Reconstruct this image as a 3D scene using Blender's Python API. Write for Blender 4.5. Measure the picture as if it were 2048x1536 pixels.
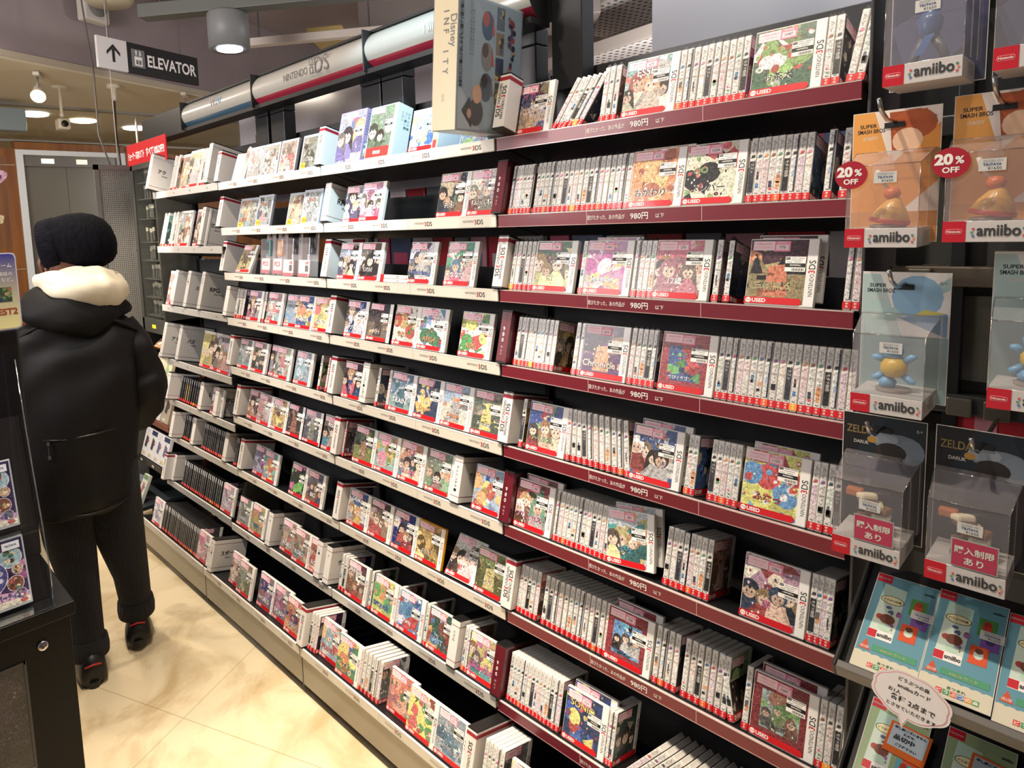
import bpy, bmesh, math, random
from mathutils import Matrix, Vector
for o in list(bpy.data.objects):
    bpy.data.objects.remove(o)
S = bpy.context.scene
COL = S.collection
R = math.radians

# ------------------------------------------------------------------ camera, world, lights, exposure
cam_d = bpy.data.cameras.new('camera')
cam = bpy.data.objects.new('camera', cam_d)
COL.objects.link(cam)
cam_d.sensor_width = 36.0
cam_d.lens = 1307.459 / 2048 * 36.0
cam_d.shift_x = (1024 - 782.759) / 2048
cam_d.shift_y = (592.212 - 768) / 2048
cam_d.clip_start = 0.05
cam.matrix_world = Matrix(((0.659484, -0.055907, 0.749637, 1.166048), (0.750554, 0.104465, -0.652500, -1.413124), (-0.041831, 0.992956, 0.110854, 1.756021), (0, 0, 0, 1)))
S.camera = cam
w = bpy.data.worlds.new('world'); S.world = w; w.use_nodes = True
w.node_tree.nodes['Background'].inputs[0].default_value = (1.0, 0.94, 0.90, 1)
w.node_tree.nodes['Background'].inputs[1].default_value = 0.3
S.view_settings.view_transform = 'Standard'
S.view_settings.look = 'None'
S.view_settings.gamma = 1.0
S.view_settings.use_curve_mapping = False
S.view_settings.exposure = 0.0
S.cycles.max_bounces = 8
S.cycles.transparent_max_bounces = 12
S.cycles.use_denoising = True


def light(name, kind, loc, target, energy, color, **kw):
    d = bpy.data.lights.new(name, kind)
    d.energy = energy; d.color = color
    for k, v in kw.items():
        setattr(d, k, v)
    o = bpy.data.objects.new(name, d); COL.objects.link(o)
    o.location = loc
    o.rotation_euler = (Vector(target) - Vector(loc)).to_track_quat('-Z', 'Y').to_euler()
    return o


WARM = (1.0, 0.86, 0.70)
for i, (x, e) in enumerate(((-3.3, 85), (-2.6, 105), (-1.9, 105), (-1.15, 112), (-0.4, 120), (0.35, 115), (1.1, 36))):
    light('ceiling_spot', 'SPOT', (x, -0.92, 3.4), (x + 0.05, -0.22, 0.45), e, WARM, spot_size=R(92), spot_blend=1.0, shadow_soft_size=0.04)
light('cool_spot', 'SPOT', (0.35, -1.0, 3.3), (-0.5, 0.05, 2.12), 330, (0.55, 0.85, 1.0), spot_size=R(23), spot_blend=0.5, shadow_soft_size=0.03)
light('far_aisle', 'AREA', (-3.4, -0.6, 2.82), (-3.4, -0.6, 0), 16, WARM, shape='DISK', size=0.5)
light('counter_light', 'AREA', (-0.5, -1.35, 2.6), (-0.9, -1.2, 0.8), 6, (0.9, 0.93, 1.0), shape='DISK', size=0.3)
light('added_ceiling_fill', 'AREA', (-1.2, -2.2, 2.3), (-2.2, 0.2, 3.6), 75, (1.0, 0.92, 0.9), shape='DISK', size=1.2)  # added uplight out of view, lifts the dark ceiling and bulkhead
light('floor_spot', 'SPOT', (0.2, -0.75, 3.3), (-0.1, -0.5, 0), 420, WARM, spot_size=R(44), spot_blend=0.9, shadow_soft_size=0.05)
light('added_soffit_fill', 'AREA', (0.8, 0.5, 3.4), (0.8, 1.0, 2.3), 16, (0.95, 0.97, 1.0), shape='DISK', size=0.3)  # unseen light, put in to brighten the pale soffit panel
light('added_cabinet_fill', 'SPOT', (-2.1, -1.0, 3.1), (-2.62, 0.1, 1.55), 420, WARM, spot_size=R(26), spot_blend=0.6, shadow_soft_size=0.03)  # extra beam from the aisle, added to brighten the memory card tags
light('hall_light', 'AREA', (-5.6, 0.6, 2.8), (-5.4, 0.6, 0), 30, WARM, shape='DISK', size=0.6)
light('added_back_room_fill', 'POINT', (-0.9, 2.5, 2.35), (0, 0, 0), 75, (1.0, 0.95, 0.94), shadow_soft_size=0.2)  # added point light hidden behind the shelves, for far goods and ceiling panels

# ------------------------------------------------------------------ materials


def lin(c):
    return c / 12.92 if c <= 0.04045 else ((c + 0.055) / 1.055) ** 2.4


def rgb(h):
    if len(h) == 3:
        h = ''.join(c * 2 for c in h)
    return tuple(lin(int(h[i:i + 2], 16) / 255) for i in (0, 2, 4))


MATS = {}


def mat(h, rough=0.5, metal=0.0, coat=0.0, name=None):
    k = (h, rough, metal, coat)
    if k in MATS:
        return MATS[k]
    m = bpy.data.materials.new(name or 'paint_' + h)
    m.use_nodes = True
    b = m.node_tree.nodes['Principled BSDF']
    b.inputs['Base Color'].default_value = rgb(h) + (1,)
    b.inputs['Roughness'].default_value = rough
    b.inputs['Metallic'].default_value = metal
    b.inputs['Coat Weight'].default_value = coat
    b.inputs['Coat Roughness'].default_value = 0.08
    MATS[k] = m
    return m


INKS = {}


def ink(h):                                   # printed paper: halftone-like mottling in the print itself
    if h not in INKS:
        m = bpy.data.materials.new('print_' + h); m.use_nodes = True
        nt = m.node_tree; b = nt.nodes['Principled BSDF']; b.inputs['Roughness'].default_value = 0.35
        tc = nt.nodes.new('ShaderNodeTexCoord'); n = nt.nodes.new('ShaderNodeTexNoise'); n.inputs['Scale'].default_value = 150; n.inputs['Detail'].default_value = 4; n.inputs['Distortion'].default_value = 1.5
        cr = nt.nodes.new('ShaderNodeValToRGB'); c = rgb(h)
        g = .3 * c[0] + .59 * c[1] + .11 * c[2]; c = tuple((x * .68 + g * .32) * .82 for x in c)
        b.inputs['Coat Weight'].default_value = .2; b.inputs['Coat Roughness'].default_value = .12
        cr.color_ramp.elements[0].position = 0.36; cr.color_ramp.elements[0].color = tuple(x * 0.5 for x in c) + (1,)
        cr.color_ramp.elements[1].position = 0.66; cr.color_ramp.elements[1].color = tuple(min(1, x * 1.25 + 0.04) for x in c) + (1,)
        e = cr.color_ramp.elements.new(0.5); e.color = c + (1,)
        nt.links.new(tc.outputs['Object'], n.inputs[0]); nt.links.new(n.outputs[0], cr.inputs[0]); nt.links.new(cr.outputs[0], b.inputs['Base Color'])
        INKS[h] = m
    return INKS[h]


def noise_mat(name, c1, c2, scale=5, rough=0.5, bump=0.0, stretch=(1, 1, 1), detail=6, metal=0.0, lo=0.35, hi=0.65, spec=0.5):
    m = bpy.data.materials.new(name); m.use_nodes = True
    nt = m.node_tree; b = nt.nodes['Principled BSDF']
    tc = nt.nodes.new('ShaderNodeTexCoord'); mp = nt.nodes.new('ShaderNodeMapping')
    mp.inputs['Scale'].default_value = stretch
    n = nt.nodes.new('ShaderNodeTexNoise'); n.inputs['Scale'].default_value = scale; n.inputs['Detail'].default_value = detail
    b.inputs['Specular IOR Level'].default_value = spec
    cr = nt.nodes.new('ShaderNodeValToRGB')
    cr.color_ramp.elements[0].position = lo; cr.color_ramp.elements[1].position = hi
    cr.color_ramp.elements[0].color = rgb(c1) + (1,); cr.color_ramp.elements[1].color = rgb(c2) + (1,)
    nt.links.new(tc.outputs['Object'], mp.inputs[0]); nt.links.new(mp.outputs[0], n.inputs[0])
    nt.links.new(n.outputs[0], cr.inputs[0]); nt.links.new(cr.outputs[0], b.inputs['Base Color'])
    b.inputs['Roughness'].default_value = rough; b.inputs['Metallic'].default_value = metal
    if bump:
        bp = nt.nodes.new('ShaderNodeBump'); bp.inputs['Strength'].default_value = bump; bp.inputs['Distance'].default_value = 0.01
        nt.links.new(n.outputs[0], bp.inputs['Height']); nt.links.new(bp.outputs[0], b.inputs['Normal'])
    return m


def clear_mat(name, tint=(1, 1, 1), gloss=0.10, rough=0.05, haze=0.0):
    m = bpy.data.materials.new(name); m.use_nodes = True
    nt = m.node_tree
    for n in list(nt.nodes):
        nt.nodes.remove(n)
    out = nt.nodes.new('ShaderNodeOutputMaterial'); mx = nt.nodes.new('ShaderNodeMixShader')
    t = nt.nodes.new('ShaderNodeBsdfTransparent'); g = nt.nodes.new('ShaderNodeBsdfGlossy')
    fr = nt.nodes.new('ShaderNodeLayerWeight'); fr.inputs[0].default_value = 0.3
    ma = nt.nodes.new('ShaderNodeMath'); ma.operation = 'MULTIPLY_ADD'
    ma.inputs[1].default_value = 0.35; ma.inputs[2].default_value = gloss
    t.inputs[0].default_value = tint + (1,); g.inputs['Roughness'].default_value = rough
    nt.links.new(fr.outputs['Fresnel'], ma.inputs[0]); nt.links.new(ma.outputs[0], mx.inputs[0])
    nt.links.new(t.outputs[0], mx.inputs[1]); nt.links.new(g.outputs[0], mx.inputs[2]); nt.links.new(mx.outputs[0], out.inputs[0])
    if haze:
        df = nt.nodes.new('ShaderNodeBsdfDiffuse'); df.inputs[0].default_value = (0.82, 0.78, 0.82, 1); m2 = nt.nodes.new('ShaderNodeMixShader'); m2.inputs[0].default_value = haze
        nt.links.new(mx.outputs[0], m2.inputs[1]); nt.links.new(df.outputs[0], m2.inputs[2]); nt.links.new(m2.outputs[0], out.inputs[0])
    return m


def glow(name, h, s):
    m = bpy.data.materials.new(name); m.use_nodes = True
    b = m.node_tree.nodes['Principled BSDF']
    b.inputs['Emission Color'].default_value = rgb(h) + (1,); b.inputs['Emission Strength'].default_value = s
    return m


WHITE = mat('e6e2da', 0.3, 0, 0.3, 'white_case_plastic')
BLACKP = mat('1c1c1e', 0.3, 0, 0.3, 'black_case_plastic')
REDP = mat('b02030', 0.3, 0, 0.3, 'red_case_plastic')
AMBER = mat('f0a810', 0.3, 0, 0.3, 'amber_case_plastic')
GREYP = mat('a8b0b8', 0.2, 0, 0.4, 'clear_grey_plastic')
RED = mat('cc0c16', 0.4, 0, 0.2, 'red_used_sticker')
ORANGE = mat('ea5a18', 0.4, 0, 0.2, 'orange_used_sticker')
PAPER = mat('f2efe9', 0.6, name='white_paper')
BLK = mat('151515', 0.5, name='black_ink')
PINK = mat('f08aa6', 0.5, name='pink_ink')
PALEP = mat('f8dbe0', 0.5, name='pale_pink_paper')
SHELFBLK = mat('17181a', 0.42, name='black_shelf_steel')
MAROON = mat('74202c', 0.38, 0, 0.15, 'maroon_price_rail')
CREAM = mat('d8d2c4', 0.4, 0, 0.2, 'cream_price_rail')
GREYRAIL = mat('b4b2ac', 0.35, 0, 0.2, 'grey_price_rail')
MAROONBOX = mat('5a1420', 0.3, 0, 0.4, 'maroon_divider_plastic')
DIVW = mat('dcd8d2', 0.35, 0, 0.2, 'white_divider_board')
DIVG = mat('bdbab5', 0.35, 0, 0.2, 'grey_divider_board')
STEEL = mat('b8b8b8', 0.22, 1.0, 0, 'chromed_steel')
CLEAR = clear_mat('clear_blister_plastic', (0.97, 0.97, 0.97), 0.05, 0.05, 0.13)
GLASS = clear_mat('cabinet_glass', (0.92, 0.94, 0.93), 0.04)
ACRYL = clear_mat('clear_acrylic', (0.94, 0.96, 0.97), 0.06)

# ------------------------------------------------------------------ mesh building
TEXTS = {}


def text_data(s, bold=0.0):
    k = (s, bold)
    if k not in TEXTS:
        c = bpy.data.curves.new('t', 'FONT'); c.body = s; c.size = 1; c.resolution_u = 3 if (len(s) < 14 and s.isascii()) else 2; c.offset = bold
        o = bpy.data.objects.new('t', c); COL.objects.link(o)
        ev = o.evaluated_get(bpy.context.evaluated_depsgraph_get())
        m = ev.to_mesh()
        vs = [(v.co.x, v.co.y) for v in m.vertices]; fs = [tuple(p.vertices) for p in m.polygons]
        ev.to_mesh_clear(); bpy.data.objects.remove(o); bpy.data.curves.remove(c)
        if not vs:
            vs = [(0, 0), (0.001, 0), (0, 0.001)]; fs = [(0, 1, 2)]
        x0 = min(v[0] for v in vs); x1 = max(v[0] for v in vs); y0 = min(v[1] for v in vs); y1 = max(v[1] for v in vs)
        TEXTS[k] = ([(x - x0, y - y0) for x, y in vs], fs, x1 - x0, y1 - y0)
    return TEXTS[k]


class MB:
    def __init__(self):
        self.v = []; self.f = []; self.mi = []; self.mats = []; self.sm = []

    def m(self, material):
        if material not in self.mats:
            self.mats.append(material)
        return self.mats.index(material)

    def poly(self, pts, material, smooth=False):
        n = len(self.v); self.v.extend(pts); self.f.append(tuple(range(n, n + len(pts)))); self.mi.append(self.m(material)); self.sm.append(smooth)
        return self

    def add(self, vs, fs, material, M=None, smooth=False):
        n = len(self.v)
        self.v.extend([tuple(M @ Vector(p)) for p in vs] if M is not None else [tuple(p) for p in vs])
        k = self.m(material)
        for f in fs:
            self.f.append(tuple(i + n for i in f)); self.mi.append(k); self.sm.append(smooth)
        return self

    def box(self, a, b, material, bev=0.0, M=None):
        bm = bmesh.new(); bmesh.ops.create_cube(bm, size=1)
        c = [(a[i] + b[i]) / 2 for i in range(3)]; s = [abs(b[i] - a[i]) for i in range(3)]
        for v in bm.verts:
            v.co = Vector((c[0] + v.co.x * s[0], c[1] + v.co.y * s[1], c[2] + v.co.z * s[2]))
        if bev:
            bmesh.ops.bevel(bm, geom=bm.edges[:], offset=min(bev, min(s) * 0.45), segments=2, affect='EDGES', profile=0.5)
        bm.verts.index_update()
        self.add([v.co[:] for v in bm.verts], [tuple(v.index for v in f.verts) for f in bm.faces], material, M)
        bm.free()
        return self

    def prism(self, pts, axis, a, b, material, M=None):    # 2-D outline extruded along axis (0 x, 1 y, 2 z)
        def up(p, t):
            return (t, p[0], p[1]) if axis == 0 else (p[0], t, p[1]) if axis == 1 else (p[0], p[1], t)
        n = len(pts)
        vs = [up(p, a) for p in pts] + [up(p, b) for p in pts]
        fs = [tuple(range(n))[::-1], tuple(range(n, 2 * n))] + [(i, (i + 1) % n, n + (i + 1) % n, n + i) for i in range(n)]
        return self.add(vs, fs, material, M)

    def tube(self, pts, r, material, seg=8, smooth=True):
        P = [Vector(p) for p in pts]; rings = []
        rr = r if isinstance(r, (list, tuple)) else [r] * len(P)
        for i, p in enumerate(P):
            d = (P[min(i + 1, len(P) - 1)] - P[max(i - 1, 0)]).normalized()
            u = d.orthogonal().normalized() if i == 0 else (u - d * u.dot(d)).normalized()
            v2 = d.cross(u)
            rings.append([p + (u * math.cos(2 * math.pi * k / seg) + v2 * math.sin(2 * math.pi * k / seg)) * rr[i] for k in range(seg)])
        return self.loft(rings, material, smooth)

    def loft(self, rings, material, smooth=True, caps=True):
        n = len(rings[0]); vs = [tuple(p) for r_ in rings for p in r_]; fs = []
        for i in range(len(rings) - 1):
            for k in range(n):
                fs.append((i * n + k, i * n + (k + 1) % n, (i + 1) * n + (k + 1) % n, (i + 1) * n + k))
        if caps:
            fs.append(tuple(range(n))[::-1]); fs.append(tuple(range((len(rings) - 1) * n, len(rings) * n)))
        return self.add(vs, fs, material, None, smooth)

    def lathe(self, prof, material, M=None, seg=24, smooth=True):
        rings = [[(r_ * math.cos(2 * math.pi * k / seg), r_ * math.sin(2 * math.pi * k / seg), z) for k in range(seg)] for r_, z in prof]
        if M is not None:
            rings = [[tuple(M @ Vector(p)) for p in r_] for r_ in rings]
        return self.loft(rings, material, smooth)

    def text(self, s, M, material, h=None, wid=None, align='l', bold=0.0):
        """Flat lettering in the local xz plane of M (reads from -y); h = letter height, wid = width it is fitted to."""
        vs, fs, tw, th = text_data(s, bold)
        sx = sz = (h / th if h else wid / tw)
        if h and wid and tw * sx > wid:
            sx = wid / tw
        ox = 0 if align == 'l' else -tw * sx / 2 if align == 'c' else -tw * sx
        return self.add([(x * sx + ox, 0, y * sz) for x, y in vs], fs, material, M)

    def mesh(self, name):
        me = bpy.data.meshes.new(name)
        me.from_pydata(self.v, [], self.f)
        for m_ in self.mats:
            me.materials.append(m_)
        me.polygons.foreach_set('material_index', self.mi)
        me.polygons.foreach_set('use_smooth', self.sm)
        me.update()
        return me

    def obj(self, name, parent=None, label=None, M=None):
        return link(name, self.mesh(name), parent, label, M)


def link(name, me, parent=None, label=None, M=None):
    o = bpy.data.objects.new(name, me); COL.objects.link(o)
    if parent is not None:
        o.parent = parent
    if label:
        o['label'] = label
    if M is not None:
        o.matrix_basis = M
    return o


def tag(o, label, cat, group=None, kind=None):
    o['label'] = label; o['category'] = cat
    if group:
        o['group'] = group
    if kind:
        o['kind'] = kind
    return o


def structure(o):
    o['kind'] = 'structure'
    return o


def empty(name, M):
    o = bpy.data.objects.new(name, None); COL.objects.link(o); o.matrix_basis = M
    o.empty_display_size = 0.02
    return o


T = Matrix.Translation


def RX(a): return Matrix.Rotation(a, 4, 'X')
def RY(a): return Matrix.Rotation(a, 4, 'Y')
def RZ(a): return Matrix.Rotation(a, 4, 'Z')


def ordn(n):
    return ('1st', '2nd', '3rd')[n - 1] if n < 4 else str(n) + ('th' if n < 21 or n % 10 not in (1, 2, 3) else ('st', 'nd', 'rd')[n % 10 - 1])


# ------------------------------------------------------------------ room
def build_room():
    m = bpy.data.materials.new('beige_floor_tile'); m.use_nodes = True
    nt = m.node_tree; b = nt.nodes['Principled BSDF']; b.inputs['Roughness'].default_value = 0.32
    tc = nt.nodes.new('ShaderNodeTexCoord')
    n1 = nt.nodes.new('ShaderNodeTexNoise'); n1.inputs['Scale'].default_value = 2.1; n1.inputs['Detail'].default_value = 10; n1.inputs['Distortion'].default_value = 1.6; n1.inputs['Roughness'].default_value = 0.6
    cr = nt.nodes.new('ShaderNodeValToRGB')
    cr.color_ramp.elements[0].position = 0.32; cr.color_ramp.elements[0].color = rgb('c6ae82') + (1,)
    cr.color_ramp.elements[1].position = 0.55; cr.color_ramp.elements[1].color = rgb('ead9b4') + (1,)
    br = nt.nodes.new('ShaderNodeTexBrick'); br.inputs['Scale'].default_value = 1.0
    br.inputs['Brick Width'].default_value = 0.9; br.inputs['Row Height'].default_value = 0.9; br.offset = 0.0
    br.inputs['Mortar Size'].default_value = 0.0016; br.inputs['Mortar Smooth'].default_value = 0.2
    br.inputs['Color1'].default_value = (1, 1, 1, 1); br.inputs['Color2'].default_value = (0.96, 0.96, 0.96, 1); br.inputs['Mortar'].default_value = (0.62, 0.56, 0.48, 1)
    mp = nt.nodes.new('ShaderNodeMapping'); mp.inputs['Location'].default_value = (0.28, 0.12, 0); mp.inputs['Rotation'].default_value = (0, 0, R(-24))
    mx = nt.nodes.new('ShaderNodeMix'); mx.data_type = 'RGBA'; mx.blend_type = 'MULTIPLY'; mx.inputs[0].default_value = 1.0
    nt.links.new(tc.outputs['Object'], n1.inputs[0]); nt.links.new(n1.outputs[0], cr.inputs[0])
    nt.links.new(tc.outputs['Object'], mp.inputs[0]); nt.links.new(mp.outputs[0], br.inputs[0])
    nt.links.new(cr.outputs[0], mx.inputs[6]); nt.links.new(br.outputs[0], mx.inputs[7]); nt.links.new(mx.outputs[2], b.inputs['Base Color'])
    structure(MB().box((-7, -3.2, -0.06), (2.4, 4.4, 0), m).obj('floor'))
    mauve = noise_mat('mauve_ceiling_paint', '8d8283', '968b8b', 2, 0.7)
    structure(MB().box((-7, -3.2, 3.62), (2.4, 4.4, 3.7), mauve).obj('ceiling'))
    drop = mat('c9bfa6', 0.6, name='cream_dropped_ceiling')
    o = MB().prism([(-3.0, -2.0), (-4.72, 3.0), (-7, 3.0), (-7, -2.0)], 2, 2.87, 2.92, drop).obj('ceiling_dropped'); structure(o)
    # bulkhead above the dropped ceiling edge
    d = Vector((-1.72, 5.0, 0)).normalized(); n = Vector((-d.y, d.x, 0))
    p0 = Vector((-3.0, -2.0, 0)); p1 = Vector((-4.72, 3.0, 0))
    q = [p0, p1, p1 + n * 0.1, p0 + n * 0.1]
    structure(MB().prism([(v.x, v.y) for v in q], 2, 2.92, 3.62, mauve).obj('wall_bulkhead'))
    structure(MB().prism([(v.x, v.y) for v in [p0 - n * 0.012, p1 - n * 0.012, p1, p0]], 2, 2.885, 2.925, mat('b5ab97', 0.5)).obj('trim_1'))
    wood = noise_mat('warm_wood_veneer', '7a4a24', '93602f', 3, 0.35, 0.0, (1, 6, 0.5))
    structure(MB().box((-5.1, -0.9, 0), (-5.0, -0.1, 2.5), wood).box((-5.1, 0.79, 0), (-5.0, 3.0, 2.5), wood).box((-5.1, -0.1, 2.49), (-5.0, 0.79, 2.56), wood).obj('wall_end'))
    structure(MB().box((-4.998, -0.9, 2.36), (-4.99, -0.11, 2.366), mat('b9a78c', 0.4)).box((-4.998, -0.9, 1.5), (-4.99, -0.11, 1.506), mat('b9a78c', 0.4)).obj('trim_2'))
    structure(MB().box((-7.0, -2.0, 0), (-6.9, 3.0, 2.87), noise_mat('hall_wall_paint', '8f7a58', 'a08a64', 3, 0.5)).obj('wall_hall'))
    structure(MB().box((-5.04, -0.9, 2.56), (-5.03, 3.0, 2.87), GLASS).obj('window_1'))
    structure(MB().box((-5.06, -0.9, 2.555), (-5.0, 3.0, 2.575), mat('8d8a80', 0.4, 0.5)).box((-5.06, -0.9, 2.85), (-5.0, 3.0, 2.87), mat('8d8a80', 0.4, 0.5)).box((-5.05, 0.93, 2.575), (-5.02, 0.94, 2.85), mat('8d8a80', 0.4, 0.5)).obj('trim_3'))
    # elevator doorway: brushed doors set back in a pale metal frame
    door = structure(MB().box((-5.09, -0.04, 0), (-5.07, 0.30, 2.36), mat('7a766b', 0.3, 0.3, 0, 'brushed_elevator_steel')).box((-5.09, 0.304, 0), (-5.07, 0.73, 2.36), mat('7a766b', 0.3, 0.3, 0)).obj('door_1'))
    f = mat('dfe6ea', 0.35, 0.0, 0, 'pale_elevator_frame')
    MB().box((-5.1, -0.1, 0), (-4.985, -0.045, 2.49), f).box((-5.1, 0.73, 0), (-4.985, 0.79, 2.49), f).box((-5.1, -0.045, 2.45), (-4.985, 0.73, 2.49), f).obj('door_frame', door)
    t = MB().box((-5.08, -0.045, 2.36), (-5.03, 0.73, 2.45), mat('7c7a74', 0.3, 0.4)).obj('transom', door)
    p = MB()
    for i, (y0, y1, h) in enumerate(((0.10, 0.20, 'f6e9c4'), (0.38, 0.47, 'f3d9a0'))):
        p.box((-5.03, y0, 2.385), (-5.027, y1, 2.425), glow('indicator_' + h, h, 1.3))
    p.obj('floor_indicator', t)
    # high right: plain pale soffit and the wall far behind the shelves
    structure(MB().box((-0.07, 1.0, 2.2), (2.4, 1.12, 3.62), mat('d0d2d6', 0.6, name='pale_soffit_paint')).obj('wall_soffit'))
    structure(MB().box((-4.7, 4.3, 0), (2.4, 4.4, 3.62), mauve).obj('wall_back'))
    structure(MB().box((2.3, -3.2, 0), (2.4, 4.3, 3.62), mauve).obj('wall_right'))


def build_ceiling_things():
    # spherical-ish speaker box on the bulkhead
    r = empty('wall_speaker', T((-3.66, 0.175, 3.34)) @ RZ(R(109)))
    tag(r, 'white wall speaker with round grey grille high on the bulkhead', 'speaker')
    MB().box((-0.10, -0.06, -0.135), (0.10, 0.03, 0.135), mat('c2bdb4', 0.5), 0.015).obj('housing', r)
    MB().lathe([(0.0, 0.0), (0.07, 0.0), (0.074, 0.004), (0.07, 0.008), (0.0, 0.009)], mat('6f6d6a', 0.7), T((0, -0.06, -0.03)) @ RX(R(90))).obj('speaker_grille', r)
    MB().box((-0.05, -0.062, 0.085), (0.05, -0.059, 0.12), BLK).obj('badge', r)
    # sign hanging from cords
    a = Vector((-3.0, -0.03, 2.76)); bb = Vector((-3.2, 0.70, 2.76)); L = (bb - a).length
    ang = math.atan2(bb.y - a.y, bb.x - a.x)
    r = empty('elevator_sign', T(a) @ RZ(ang))
    tag(r, 'hanging black and white ELEVATOR sign with an arrow pointing up', 'sign')
    s = L / 0.76; k = 0.203 * s
    MB().box((0, 0.0, 0), (k, 0.02, 0.185), mat('d9d7d4', 0.5)).prism([(k * .5 - .03, .06), (k * .5 + .03, .06), (k * .5 + .03, .062), (k * .5 - .03, .062)], 1, -0.0001, 0, PAPER).obj('arrow_panel', r)
    ar = MB()
    c = k * 0.52
    ar.box((c - 0.0085, -0.002, 0.045), (c + 0.0085, 0.0, 0.125), BLK)
    ar.prism([(c, .150), (c + .045, .105), (c + .045, .085), (c, .130), (c - .045, .085), (c - .045, .105)][:3] + [(c, .130)], 1, -0.002, 0, BLK)
    ar.prism([(c, .150), (c, .130), (c - .045, .085), (c - .045, .105)], 1, -0.002, 0, BLK)
    ar.obj('arrow', r)
    MB().box((k, 0.0, 0), (L, 0.02, 0.185), mat('0c0c0e', 0.5)).obj('name_panel', r)
    t = MB().text('ELEVATOR', T((k + 0.145, -0.002, 0.055)), PAPER, 0.075, L - k - 0.165, bold=0.025)
    t.obj('lettering', r, 'white lettering')
    t = MB().box((k + .03, -.002, .04), (k + .125, 0, .15), mat('77777a', .5)).box((k + .05, -.004, .05), (k + .105, -.002, .105), PAPER).box((k + .058, -.005, .058), (k + .075, -.004, .085), mat('77777a', .5)).box((k + .08, -.005, .058), (k + .097, -.004, .085), mat('77777a', .5))
    for dx, u in ((.063, 1), (.092, -1)):
        zc = .128
        t.box((k + dx - .003, -.004, zc - .015), (k + dx + .003, -.002, zc + .015), PAPER)
        t.prism([(k + dx - .01, zc + u * .004), (k + dx + .01, zc + u * .004), (k + dx, zc + u * .018)][::u], 1, -.004, -.002, PAPER)
    t.obj('pictogram', r)
    for x in (k * .45, L * .82):
        MB().tube([(x, 0.01, 0.185), (x, 0.01, 0.86)], 0.0025, mat('555', .6), 6).obj('cord', r)
    # big cylindrical downlight on a beam
    beam = MB().obj('x') if False else None
    def bar(name, p, q, h, wd, m_, label):
        p = Vector(p); q = Vector(q); d = q - p
        M = T(p) @ RZ(math.atan2(d.y, d.x))
        o = MB().box((0, -wd / 2, 0), (d.length, wd / 2, h), m_, 0.004).obj(name, None, None, M)
        for x in (0.12, d.length - 0.3):
            MB().tube([(x, 0, h), (x, 0, 3.62 - p.z)], 0.006, mat('5a5854', .5), 6).obj('hanger_rod', o)
        tag(o, label, 'beam'); return o
    bar('ceiling_beam', (-2.76, 0.16, 3.0), (-1.4, 1.30, 3.0), 0.075, 0.10, mat('5d605a', .5), 'grey green ceiling channel that the big round downlight hangs from')
    bar('lighting_track', (-2.92, 0.90, 2.98), (-2.0, 1.64, 2.98), 0.05, 0.07, mat('c9c0b6', .5), 'white track rail hanging behind the grey green channel')
    r = empty('round_downlight', T((-2.39, 0.515, 2.80)))
    tag(r, 'big grey cylinder downlight with a glowing white lens above the shelves', 'light')
    MB().lathe([(0.095, 0.004), (0.119, 0.0), (0.119, 0.19), (0.112, 0.2), (0, 0.2)], mat('7b7d7c', .5), seg=40).obj('housing', r)
    MB().lathe([(0, 0.002), (0.074, 0.002), (0.074, -0.003), (0, -0.004)], glow('cool_lens', 'dfe6ff', 9), seg=32).obj('lens', r)
    light('round_downlight_lamp', 'SPOT', (-2.39, 0.515, 2.79), (-2.39, 0.4, 0), 25, (0.85, 0.9, 1.0), spot_size=R(110), spot_blend=0.6, shadow_soft_size=0.06)
    # small items on the dropped ceiling
    def track_spot(loc, yaw, lit, label):
        r = empty('track_spotlight', T(loc) @ RZ(yaw)); tag(r, label, 'light')
        MB().box((-0.14, -0.02, 0.02), (0.06, 0.02, 0.045), mat('d2cab6', .5), 0.004).obj('adapter', r)
        MB().tube([(0, 0, 0.02), (0.02, 0, -0.03), (0.015, 0, -0.06)], 0.008, mat('8c867c', .4)).obj('bracket', r)
        M = T((0.0, 0, -0.085)) @ RY(R(-52))
        MB().lathe([(0, 0.07), (0.03, 0.068), (0.034, 0.05), (0.04, -0.03), (0.05, -0.05), (0.046, -0.052)], mat('cfc7b8', .4), M).obj('lamp_head', r)
        MB().lathe([(0, -0.053), (0.044, -0.053), (0.044, -0.056), (0, -0.057)], glow('warm_lens', 'fff0d0', 12 if lit else 0.2), M).obj('lens', r)
        return r
    track_spot((-3.82, -0.17, 2.82), R(-20), 1, 'lit white track spotlight under the dropped ceiling at far left')
    track_spot((-4.05, 0.98, 2.82), R(150), 0, 'unlit white track spotlight behind the far end of the header')
    r = empty('security_camera', T((-4.2, 0.07, 2.87)))
    tag(r, 'white security camera hanging on a pole from the dropped ceiling', 'camera')
    MB().lathe([(0.055, 0), (0.055, -0.012), (0.012, -0.016), (0.012, -0.2), (0.02, -0.21), (0, -0.23)], mat('c9bfa8', .5), seg=16).obj('pole', r)
    MB().box((-0.04, -0.045, -0.32), (0.06, 0.04, -0.24), mat('bdb29b', .5), 0.012).obj('camera_body', r)
    MB().lathe([(0, 0.0), (0.022, 0.0), (0.024, 0.012), (0, 0.014)], mat('121212', .2), T((0.06, -0.005, -0.28)) @ RY(R(90))).obj('lens', r)
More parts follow.
